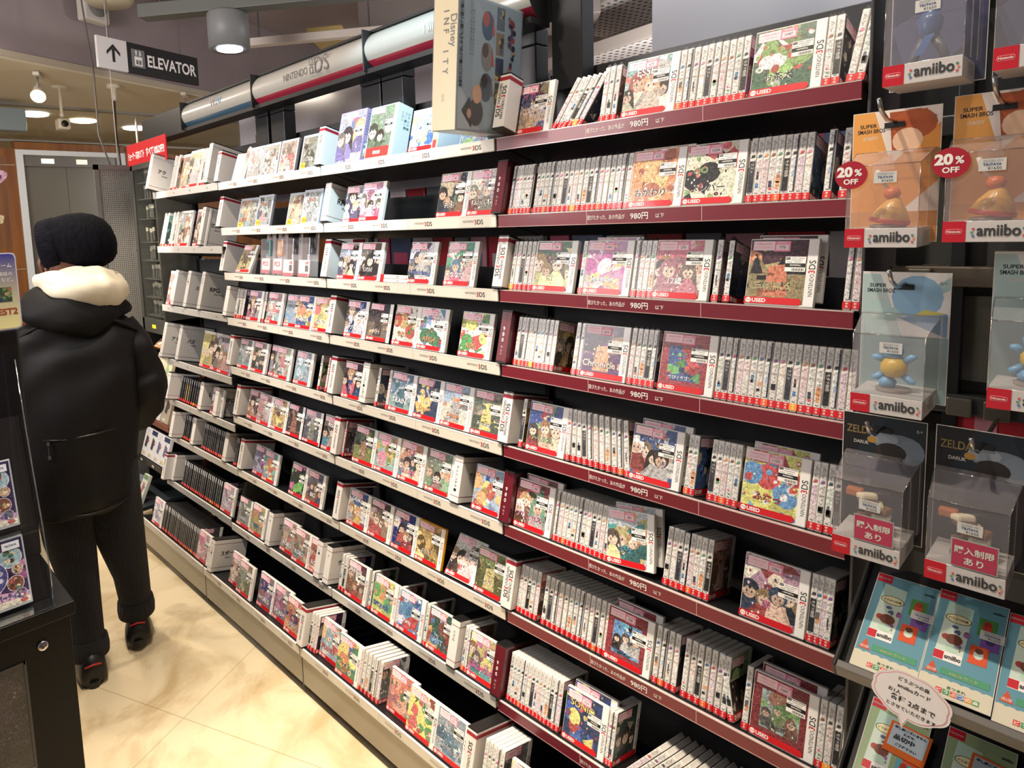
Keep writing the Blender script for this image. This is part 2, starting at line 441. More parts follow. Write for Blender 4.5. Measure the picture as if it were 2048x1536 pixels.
    for i, (x, y, h, lab) in enumerate(((-5.45, 0.18, 'ffffff', 'round white downlight beyond the glass, left of the security camera'), (-5.63, 0.65, 'ffe9b8', 'round warm downlight beyond the glass, right of the security camera'), (-5.88, 1.24, 'ffffff', 'round white downlight beyond the glass beside the header end'))):
        o = MB().lathe([(0, 0), (0.10, 0), (0.12, 0.006), (0.12, 0.02), (0, 0.02)], glow('downlight_' + h + str(i), h, 5), seg=28).obj('recessed_downlight', None, None, T((x, y, 2.85)))
        tag(o, lab, 'light')
    o = MB().box((-4.95, -.24, 2.62), (-4.82, -.03, 2.80), mat('7d8a8e', .5), .008).obj('wall_box')
    tag(o, 'blue grey box above the elevator frame at the left edge', 'box')
    # slack cables and the power stick
    o = MB().tube([(-3.3, -0.02, 3.62), (-3.3, 0.0, 3.2), (-3.32, 0.04, 2.8), (-3.3, 0.03, 2.4), (-3.25, 0.08, 2.17)], 0.006, mat('5c5650', .6), 6).obj('hanging_cable')
    tag(o, 'wavy grey cable hanging in front of the arrow of the hanging sign', 'cable')
    o = MB().tube([(-3.25, 0.12, 3.62), (-3.25, 0.12, 2.17)], 0.0035, mat('b8b0a4', .6), 6).obj('hanging_wire')
    tag(o, 'thin straight pale wire hanging left of the ELEVATOR lettering', 'wire')
    r = empty('ceiling_socket', T((-3.96, 0.38, 2.87)))
    tag(r, 'white ceiling socket with a black lead hanging slantwise below it', 'socket')
    MB().lathe([(0.05, 0), (0.05, -0.02), (0.02, -0.03), (0.018, -0.10), (0.012, -0.12), (0, -0.12)], mat('c8bfac', .5), seg=16).obj('plug', r)
    MB().tube([(0, 0, -0.115), (0.35, -0.13, -0.4), (0.7, -0.24, -0.68)], 0.007, BLK, 6).obj('power_lead', r)
    o = MB().lathe([(0, 0.0), (0.13, 0.0), (0.15, 0.02), (0.15, 0.2), (0, 0.2)], mat('b9b29a', .5), T((0, 0, 0)), 28).obj('smoke_hood', None, None, T((-3.25, 0.15, 3.22)))
    tag(o, 'cream round ceiling hood above the hanging sign at the top edge', 'ceiling fitting')
    r = empty('air_vent', T((-2.0, 1.42, 3.25)) @ RZ(R(-40))); tag(r, 'small white vent box with black slits above the silver header', 'vent')
    MB().box((-0.06, -0.03, -0.1), (0.06, 0.03, 0.1), mat('c4b6aa', .5), 0.015).obj('housing', r)
    g = MB()
    for i in range(4):
        g.box((-0.045 + i * 0.025, -0.034, -0.06), (-0.03 + i * 0.025, -0.029, 0.03), BLK)
    g.obj('slits', r)
    r = empty('air_conditioner', T((-2.74, 1.49, 3.05)) @ RZ(R(-50))); tag(r, 'yellowed air conditioner outlet peeking over the silver header', 'air conditioner')
    MB().box((-0.14, -0.1, 0), (0.22, 0.15, 0.06), mat('b09a5e', .5), 0.01).obj('housing', r)
    g = MB()
    for i in range(9):
        g.box((-0.10 + i * 0.03, -0.104, 0.015), (-0.085 + i * 0.03, -0.099, 0.045), BLK)
    g.obj('slits', r)
    r = empty('ceiling_duct', T((-2.9, 1.9, 3.2)) @ RZ(R(38))); tag(r, 'long grey boxed duct under the ceiling behind the header', 'duct')
    MB().box((0, 0, 0), (1.8, 0.5, 0.42), mat('7f7672', .6), 0.01).obj('duct_body', r)
    # perforated ceiling panels seen past the black posts
    pm = bpy.data.materials.new('perforated_white_panel'); pm.use_nodes = True
    nt = pm.node_tree; b = nt.nodes['Principled BSDF']; tc = nt.nodes.new('ShaderNodeTexCoord'); v = nt.nodes.new('ShaderNodeTexVoronoi')
    v.inputs['Scale'].default_value = 16; v.inputs['Randomness'].default_value = 0.0
    cr = nt.nodes.new('ShaderNodeValToRGB'); cr.color_ramp.interpolation = 'CONSTANT'
    cr.color_ramp.elements[0].color = (0.03, 0.03, 0.03, 1); cr.color_ramp.elements[1].position = 0.23; cr.color_ramp.elements[1].color = rgb('d8d4d0') + (1,)
    nt.links.new(tc.outputs['Object'], v.inputs[0]); nt.links.new(v.outputs['Distance'], cr.inputs[0]); nt.links.new(cr.outputs[0], b.inputs['Base Color'])
    for i, (p, lab) in enumerate((((-2.2, 3.25, 3.3), 'perforated white ceiling panel right of the black posts'), ((-2.1, 3.2, 2.95), 'lower perforated white ceiling panel just above the top shelf'))):
        r = empty('perforated_panel', T(p) @ RZ(R(-12))); tag(r, lab, 'ceiling panel')
        MB().box((0, 0, 0), (1.25, 0.75, 0.02), pm).obj('sheet', r)
        MB().box((-0.02, -0.05, -0.02), (1.27, 0.0, 0.06), mat('9c948c', .5)).box((-0.02, 0.75, -0.02), (1.27, 0.8, 0.06), mat('9c948c', .5)).obj('frame', r)
        for x in (.1, 1.15):
            MB().tube([(x, .78, .05), (x, .78, (3.62 if p[2] > 3.2 else 3.28) - p[2])], .008, mat('6a6660', .5), 6).obj('hanger_rod', r)

# ------------------------------------------------------------------ game cases
CW, CT, CH = 0.1245, 0.0126, 0.137          # case width, thickness, height
rnd = random.Random(7)


def clip_poly(pts, x0, z0, x1, z1):
    for ax, lim, sg in ((0, x0, 1), (0, x1, -1), (1, z0, 1), (1, z1, -1)):
        out = []
        for i in range(len(pts)):
            a = pts[i]; b = pts[(i + 1) % len(pts)]
            da = (a[ax] - lim) * sg; db = (b[ax] - lim) * sg
            if da >= 0:
                out.append(a)
            if (da > 0 and db < 0) or (da < 0 and db > 0):
                t = da / (da - db)
                out.append((a[0] + (b[0] - a[0]) * t, a[1] + (b[1] - a[1]) * t))
        pts = out
        if len(pts) < 3:
            return []
    return pts


class Art:
    """A printed picture built as thin layered paper shapes inside a rectangle of the xz plane, facing -y."""
    def __init__(self, mb, x0, z0, x1, z1, y=0.0, ink=None):
        self.ink = ink or globals()['ink']; self.mb = mb; self.r = (x0, z0, x1, z1); self.y = y; self.k = 0

    def poly(self, pts, h):
        p = clip_poly(pts, *self.r)
        if len(p) > 2:
            ar = sum(p[i][0] * p[(i + 1) % len(p)][1] - p[(i + 1) % len(p)][0] * p[i][1] for i in range(len(p)))
            if ar < 0:
                p = p[::-1]
            self.k += 1
            y = self.y - 0.000012 * self.k
            self.mb.poly([(a, y, b) for a, b in p], self.ink(h))

    def ell(self, cx, cz, rx, rz, h, a=0.0, n=14):
        c, s = math.cos(a), math.sin(a)
        self.poly([(cx + rx * math.cos(t) * c - rz * math.sin(t) * s, cz + rx * math.cos(t) * s + rz * math.sin(t) * c) for t in [2 * math.pi * i / n for i in range(n)]], h)

    def rect(self, a, b, c, d, h):
        self.poly([(a, b), (c, b), (c, d), (a, d)], h)


def shade(h, f):
    h = ''.join(c * 2 for c in h) if len(h) == 3 else h
    return ''.join('%02x' % max(0, min(255, round(int(h[i:i + 2], 16) * f / 16) * 16)) for i in (0, 2, 4))


SKIN = ('e8c4a8', 'f0d2b8', 'dcb294')


def figure(A, cx, z0, s, hair, top, rg):
    skin = rg.choice(SKIN)
    A.poly([(cx - .30 * s, z0), (cx + .30 * s, z0), (cx + .22 * s, z0 + .52 * s), (cx - .22 * s, z0 + .52 * s)], top)
    t = rg.uniform(-.35, .35)
    A.poly([(cx - .2 * s, z0 + .5 * s), (cx - .45 * s, z0 + (.25 + t) * s), (cx - .38 * s, z0 + (.18 + t) * s), (cx - .14 * s, z0 + .38 * s)], shade(top, .8))
    A.poly([(cx + .2 * s, z0 + .5 * s), (cx + .45 * s, z0 + (.25 - t) * s), (cx + .38 * s, z0 + (.18 - t) * s), (cx + .14 * s, z0 + .38 * s)], shade(top, .85))
    A.ell(cx, z0 + .74 * s, .25 * s, .27 * s, hair)
    if rg.random() < .5:
        A.poly([(cx - .26 * s, z0 + .75 * s), (cx - .33 * s, z0 + .2 * s), (cx - .1 * s, z0 + .5 * s)], hair)
        A.poly([(cx + .26 * s, z0 + .75 * s), (cx + .33 * s, z0 + .2 * s), (cx + .1 * s, z0 + .5 * s)], hair)
    A.ell(cx, z0 + .68 * s, .17 * s, .20 * s, skin)
    for e in (-1, 1):
        A.ell(cx + e * .065 * s, z0 + .66 * s, .022 * s, .036 * s, '3a2a2a', 0, 8)
    A.poly([(cx - .03 * s, z0 + .56 * s), (cx + .03 * s, z0 + .56 * s), (cx, z0 + .545 * s)], 'b06058')
    A.poly([(cx - .2 * s, z0 + .92 * s), (cx - .17 * s, z0 + .7 * s), (cx - .05 * s, z0 + .8 * s), (cx, z0 + .72 * s), (cx + .06 * s, z0 + .8 * s), (cx + .18 * s, z0 + .7 * s), (cx + .2 * s, z0 + .92 * s)], hair)


def paint(A, style, pal, rg):
    x0, z0, x1, z1 = A.r; W = x1 - x0; H = z1 - z0
    A.rect(x0, z0, x1, z1, pal[0])
    if style == 'r':                          # wide coloured border round a smaller picture
        A.rect(x0 + W * .07, z1 - H * .155, x1 - W * .02, z1 - H * .15, 'd8b04a')
        A2 = Art(A.mb, x0 + W * .16, z0 + H * .17, x1 - W * .12, z1 - H * .22, A.y - .00002)
        paint(A2, 'p' if pal[1] == '36a' else 'f', [pal[1], pal[2], pal[3], shade(pal[1], .8)], rg)
        A.k += A2.k + 4
        return
    cs = list(pal[1:])
    for i in range(16):                       # loose painterly patches
        c = shade(rg.choice(pal), rg.uniform(.75, 1.2))
        cx = rg.uniform(x0, x1); cz = rg.uniform(z0, z1); s = rg.uniform(.1, .34) * W
        n = rg.choice((3, 4, 5)); a0 = rg.uniform(0, 6)
        A.poly([(cx + s * rg.uniform(.5, 1) * math.cos(a0 + 6.283 * j / n), cz + s * rg.uniform(.5, 1) * math.sin(a0 + 6.283 * j / n)) for j in range(n)], c)
    if style == 'f':
        n = rg.choice((3, 4, 5))
        xs = [x0 + W * (i + .5 + rg.uniform(-.2, .2)) / n for i in range(n)]; rg.shuffle(xs)
        for i, x in enumerate(xs):
            s = H * rg.uniform(.42, .72) * (1 if i else 1.15)
            figure(A, x, z0 + H * rg.uniform(-.05, .28) * (1 - i / n), s, shade(rg.choice(cs + ['654', '432', '876', 'c95']), rg.uniform(.6, 1.1)), shade(rg.choice(cs), rg.uniform(.7, 1.1)), rg)
    elif style == 'l':
        hz = z0 + H * rg.uniform(.35, .5)
        A.rect(x0, z0, x1, hz, shade(pal[1], .9))
        for i in range(5):
            x = rg.uniform(x0, x1); w_ = rg.uniform(.1, .3) * W; h_ = rg.uniform(.1, .35) * H
            A.poly([(x - w_, hz), (x + w_, hz), (x + w_ * rg.uniform(-.3, .3), hz + h_)], shade(rg.choice(cs), rg.uniform(.7, 1.1)))
        for i in range(7):
            x = rg.uniform(x0, x1); z = rg.uniform(z0, hz)
            A.rect(x, z, x + W * rg.uniform(.05, .3), z + H * rg.uniform(.02, .12), shade(rg.choice(cs), rg.uniform(.7, 1.2)))
        A.poly([(x0 + W * .3, z0 + H * .12), (x0 + W * .72, z0 + H * .12), (x0 + W * .66, z0 + H * .62), (x0 + W * .36, z0 + H * .58)], pal[2])
        for i in range(5):
            x = x0 + W * rg.uniform(.33, .68); z = z0 + H * rg.uniform(.15, .55)
            A.rect(x - W * .06, z, x + W * .06, z + H * .03, shade(pal[2], .65))
    else:
        for i in range(3):
            A.ell(rg.uniform(x0, x1), rg.uniform(z0 + H * .2, z1 - H * .2), W * rg.uniform(.14, .26), H * rg.uniform(.1, .22), rg.choice(cs), rg.uniform(0, 3))
        for i in range(14):
            s = W * rg.uniform(.03, .09); x = rg.uniform(x0, x1); z = rg.uniform(z0, z1)
            A.ell(x, z, s, s * rg.uniform(.7, 1.2), shade(rg.choice(cs), rg.uniform(.75, 1.15)), rg.uniform(0, 3), 9)
            if rg.random() < .5:
                A.ell(x, z, s * .5, s * .5, rg.choice(cs), 0, 7)
    for i in range(26):
        x = rg.uniform(x0, x1); z = rg.uniform(z0, z1); s = W * rg.uniform(.008, .03)
        A.poly([(x - s, z), (x, z - s * 1.5), (x + s, z), (x, z + s * 1.5)], shade(rg.choice(pal), 1.25))


# shared part meshes -------------------------------------------------
def shell_mesh(m_, w_=CW, t_=CT, h_=CH):
    b = MB().box((0, 0, 0), (w_, t_, h_), m_, 0.0016)
    return b.mesh('game_case')


SHELL = {'': shell_mesh(WHITE), 'k': shell_mesh(BLACKP), 'y': shell_mesh(AMBER), 'r': shell_mesh(REDP), 's': shell_mesh(GREYP)}
SHELLT = shell_mesh(WHITE, 0.135, 0.0135, 0.19)
SHELLQ = {}


def strip_mesh(w_, red=RED, rounded=True, plain=False):
    z0, z1 = 0.003, 0.0165; r = (z1 - z0) / 2
    pts = [(-0.0008, z0), (w_, z0)]
    if rounded:
        pts += [(w_ + r * math.sin(t), z0 + r - r * math.cos(t)) for t in [math.pi * i / 8 for i in range(1, 8)]]
    pts += [(w_, z1), (-0.0008, z1)]
    b = MB().prism(pts, 1, -0.0011, -0.0007, red)
    cx, cz = 0.0075, (z0 + z1) / 2
    b.poly([(cx + .0054 * math.cos(t), -.0012, cz + .0054 * math.sin(t)) for t in [2 * math.pi * i / 16 for i in range(16)]], PAPER)
    b.text('中古', T((cx, -.0013, cz - .0022)), red, .0044, .0088, 'c', .01)
    if not plain:
        b.text('USED', T((.0145, -.0013, z0 + .0028)), PAPER, .0082, None, 'l', .03)
    return b.mesh('used_sticker')


STRIP = strip_mesh(.097); STRIPB = strip_mesh(.118, rounded=False); STRIPT = strip_mesh(.115)


def sample_mesh(num, y=-.0005):
    b = MB().box((0.006, y, .1125), (.0455, y + .0003, .1315), PALEP)
    b.text('この商品は中身が', T((.008, y - .0001, .1235)), PINK, .0046, .034, 'l', .01)
    b.text('入っておりません。', T((.008, y - .0001, .1165)), PINK, .0046, .034, 'l', .01)
    b.box((0.0455, y - .0002, .1105), (.0745, y + .0003, .1315), mat('ee90aa', .5))
    b.text('SAMPLE', T((.060, y - .0004, .1265)), PAPER, .0036, .025, 'c', .02)
    b.box((0.0485, y - .0004, .1135), (.0715, y, .1245), PALEP)
    b.text(num, T((.060, y - .0006, .1162)), mat('555', .5), .0058, .02, 'c', .01)
    return b.mesh('sample_sticker')


NUMS = ('675', '1143', '1872', '1796', '775', '708', '1047', '1024', '276', '481', '1152', '1175')
SAMPLES = [sample_mesh(n) for n in NUMS]


def price_mesh(p):
    y = -.0009
    b = MB().box((0, y, 0), (.036, y + .0004, .030), PAPER)
    b.box((.001, y - .0001, .0235), (.0085, y, .0285), BLK).text('中古', T((.0047, y - .0003, .0247)), PAPER, .0027, .006, 'c')
    for i, (a, c, z) in enumerate(((.0105, .02, .0265), (.022, .034, .0262), (.0105, .030, .0225), (.003, .012, .0185), (.015, .028, .0185))):
        b.box((a, y - .0001, z), (c, y, z + .0013), mat('8a8a8a', .6))
    b.box((0, y - .0001, .0085), (.036, y, .0165), BLK)
    b.text(p, T((.018, y - .0003, .0105)), PAPER, .0042, .026, 'c', .02)
    for i in range(14):
        b.box((.012 + i * .0016, y - .0001, .0015), (.0127 + i * .0016 + (i % 3) * .0003, y, .0065), mat('555', .6))
    return b.mesh('price_label')


PRICES = [price_mesh(p) for p in ('980円(税込)', '580円(税込)', '380円(税込)', '1,980円(税込)')]


def band_mesh(h='eceae6'):
    b = MB().box((.1065, -.0004, .002), (.1235, 0, .135), mat(h, .4, 0, .2))
    M = T((.1205, -.0006, .022)) @ RY(R(-90))
    b.text('NINTENDO', M, mat('3a3a3a', .5), .0072, .044)
    b.text('3', T((.1215, -.0006, .0675)) @ RY(R(-90)), mat('c02030', .5), .0115, None, 'l', .02)
    b.text('DS', T((.1215, -.0006, .0755)) @ RY(R(-90)), mat('2a2a2a', .5), .0115, None, 'l', .01)
    return b.mesh('title_band')


BAND = band_mesh()
WIIBAND = MB().box((0, -.0004, .178), (.135, 0, .189), PAPER).text('Wii', T((.005, -.0006, .180)), mat('888', .5), .007).mesh('title_band')
SALE = MB().box((0.0, -.0009, 0), (.028, -.0005, .022), mat('f0c020', .5)).text('SALE', T((.014, -.001, .007)), mat('d8281e', .5), .009, .024, 'c', .03).mesh('sale_label')

SPINE_TITLES = ('ようこそ', 'ポケット牧場', 'トモダチ物語', 'マイスター', 'どうぶつ病院', 'クロニクル', 'ワールドツアー', 'キッチン', 'パズル大全', 'ドラゴン', 'ちび☆デビ', 'アドベンチャー', 'おしゃれ日記', 'レジェンド')
SPINE_COL = ('b23', '345', 'c48', '444', '2a6a9c', '7a3a8c', '222', 'e08030', '3a8a5a', '222', 'd06090', '456', '8a4a2a', '334')


def spine_mesh(i, dark=False):
    """Printed insert on the narrow face (x = 0 side of the case, facing -x)."""
    rg = random.Random(100 + i)
    base = ('e9e6df', 'efece6', 'e4e0d8')[i % 3]
    if dark:
        base = ('4a4a4c', '54545a', '3f3f42', '5a5148', '2e6f7c', '454548', '4c4c50', 'b8a030')[i % 8]
    M = RZ(R(-90))                           # xz drawing turned to face -x: drawing x runs along -y of the case
    # local drawing: u across the thickness (0..CT), z up
    def P(u, z, d):
        return (-.0004 - d, CT - u, z)
    b = MB()
    def rect(u0, z0, u1, z1, h, d):
        b.poly([P(u0, z0, d), P(u1, z0, d), P(u1, z1, d), P(u0, z1, d)], ink(h))
    rect(.0011, .004, CT - .0011, .134 if not dark else .108, base, 0)
    if dark:
        rect(.0011, .108, CT - .0011, .134, 'c9ccd0', 0)
    tM = Matrix(((0, 0, 0, 0), (-1, 0, 0, 0), (0, 0, 1, 0), (0, 0, 0, 1)))
    def txt(s, u, z, h, wid, colr, d=.0002):   # turned 90 degrees: reads downwards
        vs, fs, tw, th = text_data(s, .0)
        k = h / th
        if tw * k > wid:
            kx = wid / tw
        else:
            kx = k
        # text x -> -z, text y -> +u
        b.add([P(u + y * k, z - x * kx, d) for x, y in vs], fs, ink(colr))
    if not dark:
        rect(.0011, .108, CT - .0011, .1085, '999', .0001)
        txt('3DS', .0042, .126, .0042, .012, '444')
        ic = SPINE_COL[(i * 5 + 3) % 14]
        rect(.003, .0945, CT - .003, .1005, shade(ic, 1.25), .0001)
        style = i % 7
        if style in (2, 5):
            rect(.0011, .022, CT - .0011, .088, SPINE_COL[(i * 3) % 14] if style == 2 else 'f0d8de', .00012)
        if style == 4:
            rect(CT - .0042, .02, CT - .0011, .134, SPINE_COL[(i * 3 + 1) % 14], .00012)
        for k in range(2 if style in (1, 3, 6) else 0):
            z = rg.uniform(.024, .05)
            rect(.0015 + rg.uniform(0, .003), z, .007 + rg.uniform(0, .004), z + rg.uniform(.004, .018), shade(SPINE_COL[rg.randrange(14)], 1.3), .00014)
        txt(SPINE_TITLES[i % 14], .0038, .0895, .0064, .062, 'f4f0ea' if style == 2 else shade(SPINE_COL[i % 14], 1.35), .0003)
        rect(.003, .019, CT - .003, .021, '777', .0001)
    else:
        txt(SPINE_TITLES[(i * 3) % 14], .004, .104, .005, .05, 'd0d0d0', .0003)
        rect(.003, .096 - .05 * (i % 2), CT - .003, .1 - .05 * (i % 2), '999', .0002)
    return b.mesh('spine_insert')


def spine_strip(m_):
    b = MB()
    z0, z1 = .003, .0165
    b.add([(-.0012, -.0006, z0), (-.0012, CT + .0006, z0), (-.0012, CT + .0006, z1), (-.0012, -.0006, z1)], [(0, 3, 2, 1)], m_)
    b.add([(-.0012, -.0007, z0), (.004, -.0007, z0), (.004, -.0007, z1), (-.0012, -.0007, z1)], [(0, 1, 2, 3)], m_)
    for k, ch in enumerate('中古'):
        vs, fs, tw, th = text_data(ch, .015)
        s = .0048 / th
        b.add([(-.0014, CT / 2 + tw * s / 2 - x * s, .0103 - k * .0056 + y * s) for x, y in vs], fs, PAPER)
    return b.mesh('spine_sticker')


SPINES = [spine_mesh(i) for i in range(28)]
DSPINES = [spine_mesh(i, True) for i in range(8)]
SSTRIP = [spine_strip(RED), spine_strip(ORANGE), spine_strip(mat('f0a024', .4, 0, .2))]
TIP = MB().add([(0.002, .001, CH), (.022, .001, CH), (.022, CT - .001, CH), (.002, CT - .001, CH), (.004, CT / 2, CH + .009)], [(0, 1, 4), (1, 2, 4), (2, 3, 4), (3, 0, 4)], clear_mat('film_tip', (.8, .82, .84), .14, .15)).mesh('film_tip')

TILT = R(15)
ROWN = ('top', 'second', 'third', 'fourth', 'fifth', 'sixth', 'seventh', 'eighth', 'bottom')
BAYN = {'A': 'red-railed bay', 'B': 'bay beside red rails', 'C': 'middle bay', 'D': 'far left bay'}


def cover_mesh(style, pal, title, tcol, seed, w_=.1045, h_=.130, x0=.0015, z0=.0045):
    rg = random.Random(seed)
    b = MB()
    A = Art(b, x0, z0, x0 + w_, z0 + h_, -.0002)
    paint(A, style, pal, rg)
    y = A.y - .000012 * (A.k + 3)
    if title and title != '・':
        up = rg.random() < .25
        tz = z0 + h_ * (.70 if up else rg.uniform(.17, .24)) * (.95 if style == 'r' else 1)
        wd = w_ * (.5 if style == 'r' else min(.86, .16 * len(title) + .2)); hh = h_ * (.07 if style == 'r' else .13)
        dark = sum(int(c, 16) for c in tcol) < 18
        if style != 'r':
            b.text(title, T((x0 + w_ * .46, y, tz - .0006)), ink('f4efe6' if dark else '2c2430'), hh, wd + .002, 'c', .05)
        b.text(title, T((x0 + w_ * .46, y - .00006, tz)), ink(tcol), hh, wd, 'c', .015)
    if max(-v[1] for v in b.v) > .00048:
        k = .00048 / max(-v[1] for v in b.v)
        b.v = [(v[0], v[1] * k, v[2]) for v in b.v]
    return b.mesh('cover_sheet')


class Row:
    def __init__(self, key, Y, Z):
        self.key = key; self.bay = key[0]; self.r = int(key[1]) - 1
        self.F = T((0, Y + .009, Z + .001)) @ RX(-TILT)
        self.nf = self.ns = self.nv = self.nx = 0
        self.where = ROWN[self.r] + ' shelf, ' + BAYN[self.bay]

    def M(self, x, d=0.0, v=0.0, tilt=0.0, roll=0.0, yaw=0.0):
        return self.F @ T((x, d, v)) @ RX(-tilt) @ RY(roll) @ RZ(yaw)


def front_parts(o, style, pal, title, tcol, opts, seed, tall=False, n=0):
    if tall:
        link('cover_sheet', cover_mesh(style, pal, '', tcol, seed, .131, .172, .002, .004), o)
        link('title_band', WIIBAND, o); link('used_sticker', STRIPT, o)
        return
    if 's' in opts:
        link('cover_sheet', cover_mesh(style, pal, title, tcol, seed, .105, .118, .010, .008), o)
        if title in ('SALE', 'LTD'):
            link('sale_label', SALE, o, 'yellow sale label', T((.012, 0, .006)))
        return
    link('cover_sheet', cover_mesh(style, pal, title, tcol, seed), o)
    link('title_band', BAND, o)
    link('used_sticker', STRIPB if style == 'l' and n % 2 else STRIP, o, 'red USED sticker')
    link('sample_sticker', SAMPLES[seed % len(SAMPLES)], o, 'pink sample sticker')
    r2 = random.Random(seed)
    link('price_label', PRICES[seed % 4], o, 'white price label', T((.068 + r2.uniform(-.002, .004), 0, .078 + r2.uniform(-.012, .004))))


def add_face(row, x, style, pal, title, tcol, desc, opts, tilt, roll, depth):
    row.nf += 1
    seed = sum(ord(c) * 7 for c in row.key) + row.nf * 31 + len(title)
    tall = 't' in opts
    case = 'y' if 'y' in opts else 'k' if 'k' in opts else 's' if 's' in opts else ''
    wdt = .135 if tall else CW
    dv = max(0, math.sin(roll) * wdt) if roll > 0 else max(0, math.sin(-roll) * 0)
    if roll < 0:
        dv = 0.0
    o = link('display_case', SHELLT if tall else SHELL[case], None, None, row.M(x, depth, dv + (.0006 + abs(math.sin(tilt)) * CT), tilt, roll))
    what = desc if desc.endswith('cased') or 'cased' in desc else desc
    tag(o, '%s game case facing out, %s on %s' % (what, ordn(row.nf), row.where), 'game case', 'face-out game cases on the ' + row.where)
    front_parts(o, style, pal, title, tcol, opts, seed, tall, row.nf)
    if 'b' in opts:                          # a second copy standing behind, a little higher
        o2 = link('display_case', SHELL[case], None, None, row.M(x + .006, depth + .0265, .014, 0, roll))
        tag(o2, '%s game case standing behind the %s face-out one, %s' % (what, ordn(row.nf), row.where), 'game case', 'face-out game cases on the ' + row.where)
        for ch in o.children:
            c = ch.copy(); COL.objects.link(c); c.parent = o2
    return o


def add_run(row, x0, x1, n, end, lean, nl, opts, run, roll):
    tall = 't' in opts
    for i in range(n):
        x = x0 + (x1 - x0) * i / max(1, n - 1)
        rl = roll
        if nl and i >= nl:
            rl = 0.0
        if nl and i < nl:
            rl = lean * (0.45 + .55 * i / max(1, nl - 1))
        elif lean:
            rl = lean
        th = .0135 if tall else CT
        k = 'k' if ('k' in opts and (n == 1 or i == 3)) else 'r' if 'r' in opts else 'k' if 'q' in opts else ''
        dv = .0006 + (math.sin(rl) * th if rl > 0 else 0.0)
        pushed = rnd.uniform(0, .003)
        if rl < 0:
            x = x + .0
        M = row.M(x, .004 + pushed, dv, 0, rl) @ T((th, 0, 0)) @ RZ(R(90))
        if rl < 0:
            M = row.M(x, .004 + pushed, .0006, 0, rl) @ T((th, 0, 0)) @ RZ(R(90))
        nm = 'slim_case' if 'q' in opts else 'game_case'
        o = link(nm, SHELLT if tall else SHELL[k], None, None, M)
        colr = 'grey dark-spined' if 'q' in opts else 'tall white' if tall else 'red' if 'r' in opts else 'black' if k == 'k' else 'white'
        tag(o, '%s spine-out case, %s of %d in %s run, %s' % (colr, ordn(i + 1), n, ordn(run), row.where), 'game case', 'spine-out game cases on the ' + row.where)
        seed = run * 13 + i * 3 + row.r * 5 + ord(row.bay)
        if 'q' in opts:
            link('spine_insert', DSPINES[(7 if 3 < i < 6 and row.key == 'D5' else seed % 7 if seed % 11 == 0 else (0, 1, 2, 5, 6)[seed % 5])], o)
        else:
            link('spine_insert', SPINES[(i // 2 + seed // 3 + run * 5) % 28], o, None, Matrix.Diagonal((1, .0135 / CT, 1.38, 1)) if tall else None)
        link('spine_sticker', SSTRIP[(2 if (i * 7 + run * 3 + row.r) % 29 == 5 else 1 if (i * 5 + row.r * 3 + run) % 11 == 4 or ('q' in opts and i > n * .6 and i % 3) else 0)], o, 'red used sticker')
        if row.bay == 'A' and row.r < 4 and not lean:
            link('film_tip', TIP, o)
        if i == n - 1 and end != '-':
            pal = [end, shade(end, .6), shade(end, 1.3), 'dca', shade(end, .4)]
            link('cover_sheet', cover_mesh('fpl'[seed % 3], pal, '', 'fff', seed + 900, *((.131, .172, .002, .004) if tall else ())), o)
            link('used_sticker', STRIPT if tall else STRIPB, o, 'red USED sticker')
            if not tall:
                link('sample_sticker', SAMPLES[seed % 12], o, 'pink sample sticker'); link('title_band', BAND, o)


def divider_mesh(kind, side, D=.155):
    w_ = .036; h_ = .15
    if kind == 'd':
        h_ = .198; w_ = .036; D = .17
    if kind == 'u':
        h_ = .198
    body = MAROONBOX if kind == 'm' else DIVG if kind in 'du' else DIVW
    b = MB().box((0, -.018, .004), (w_, D, h_ - .004), body, .0015)
    return b.mesh('section_divider'), w_, D, h_


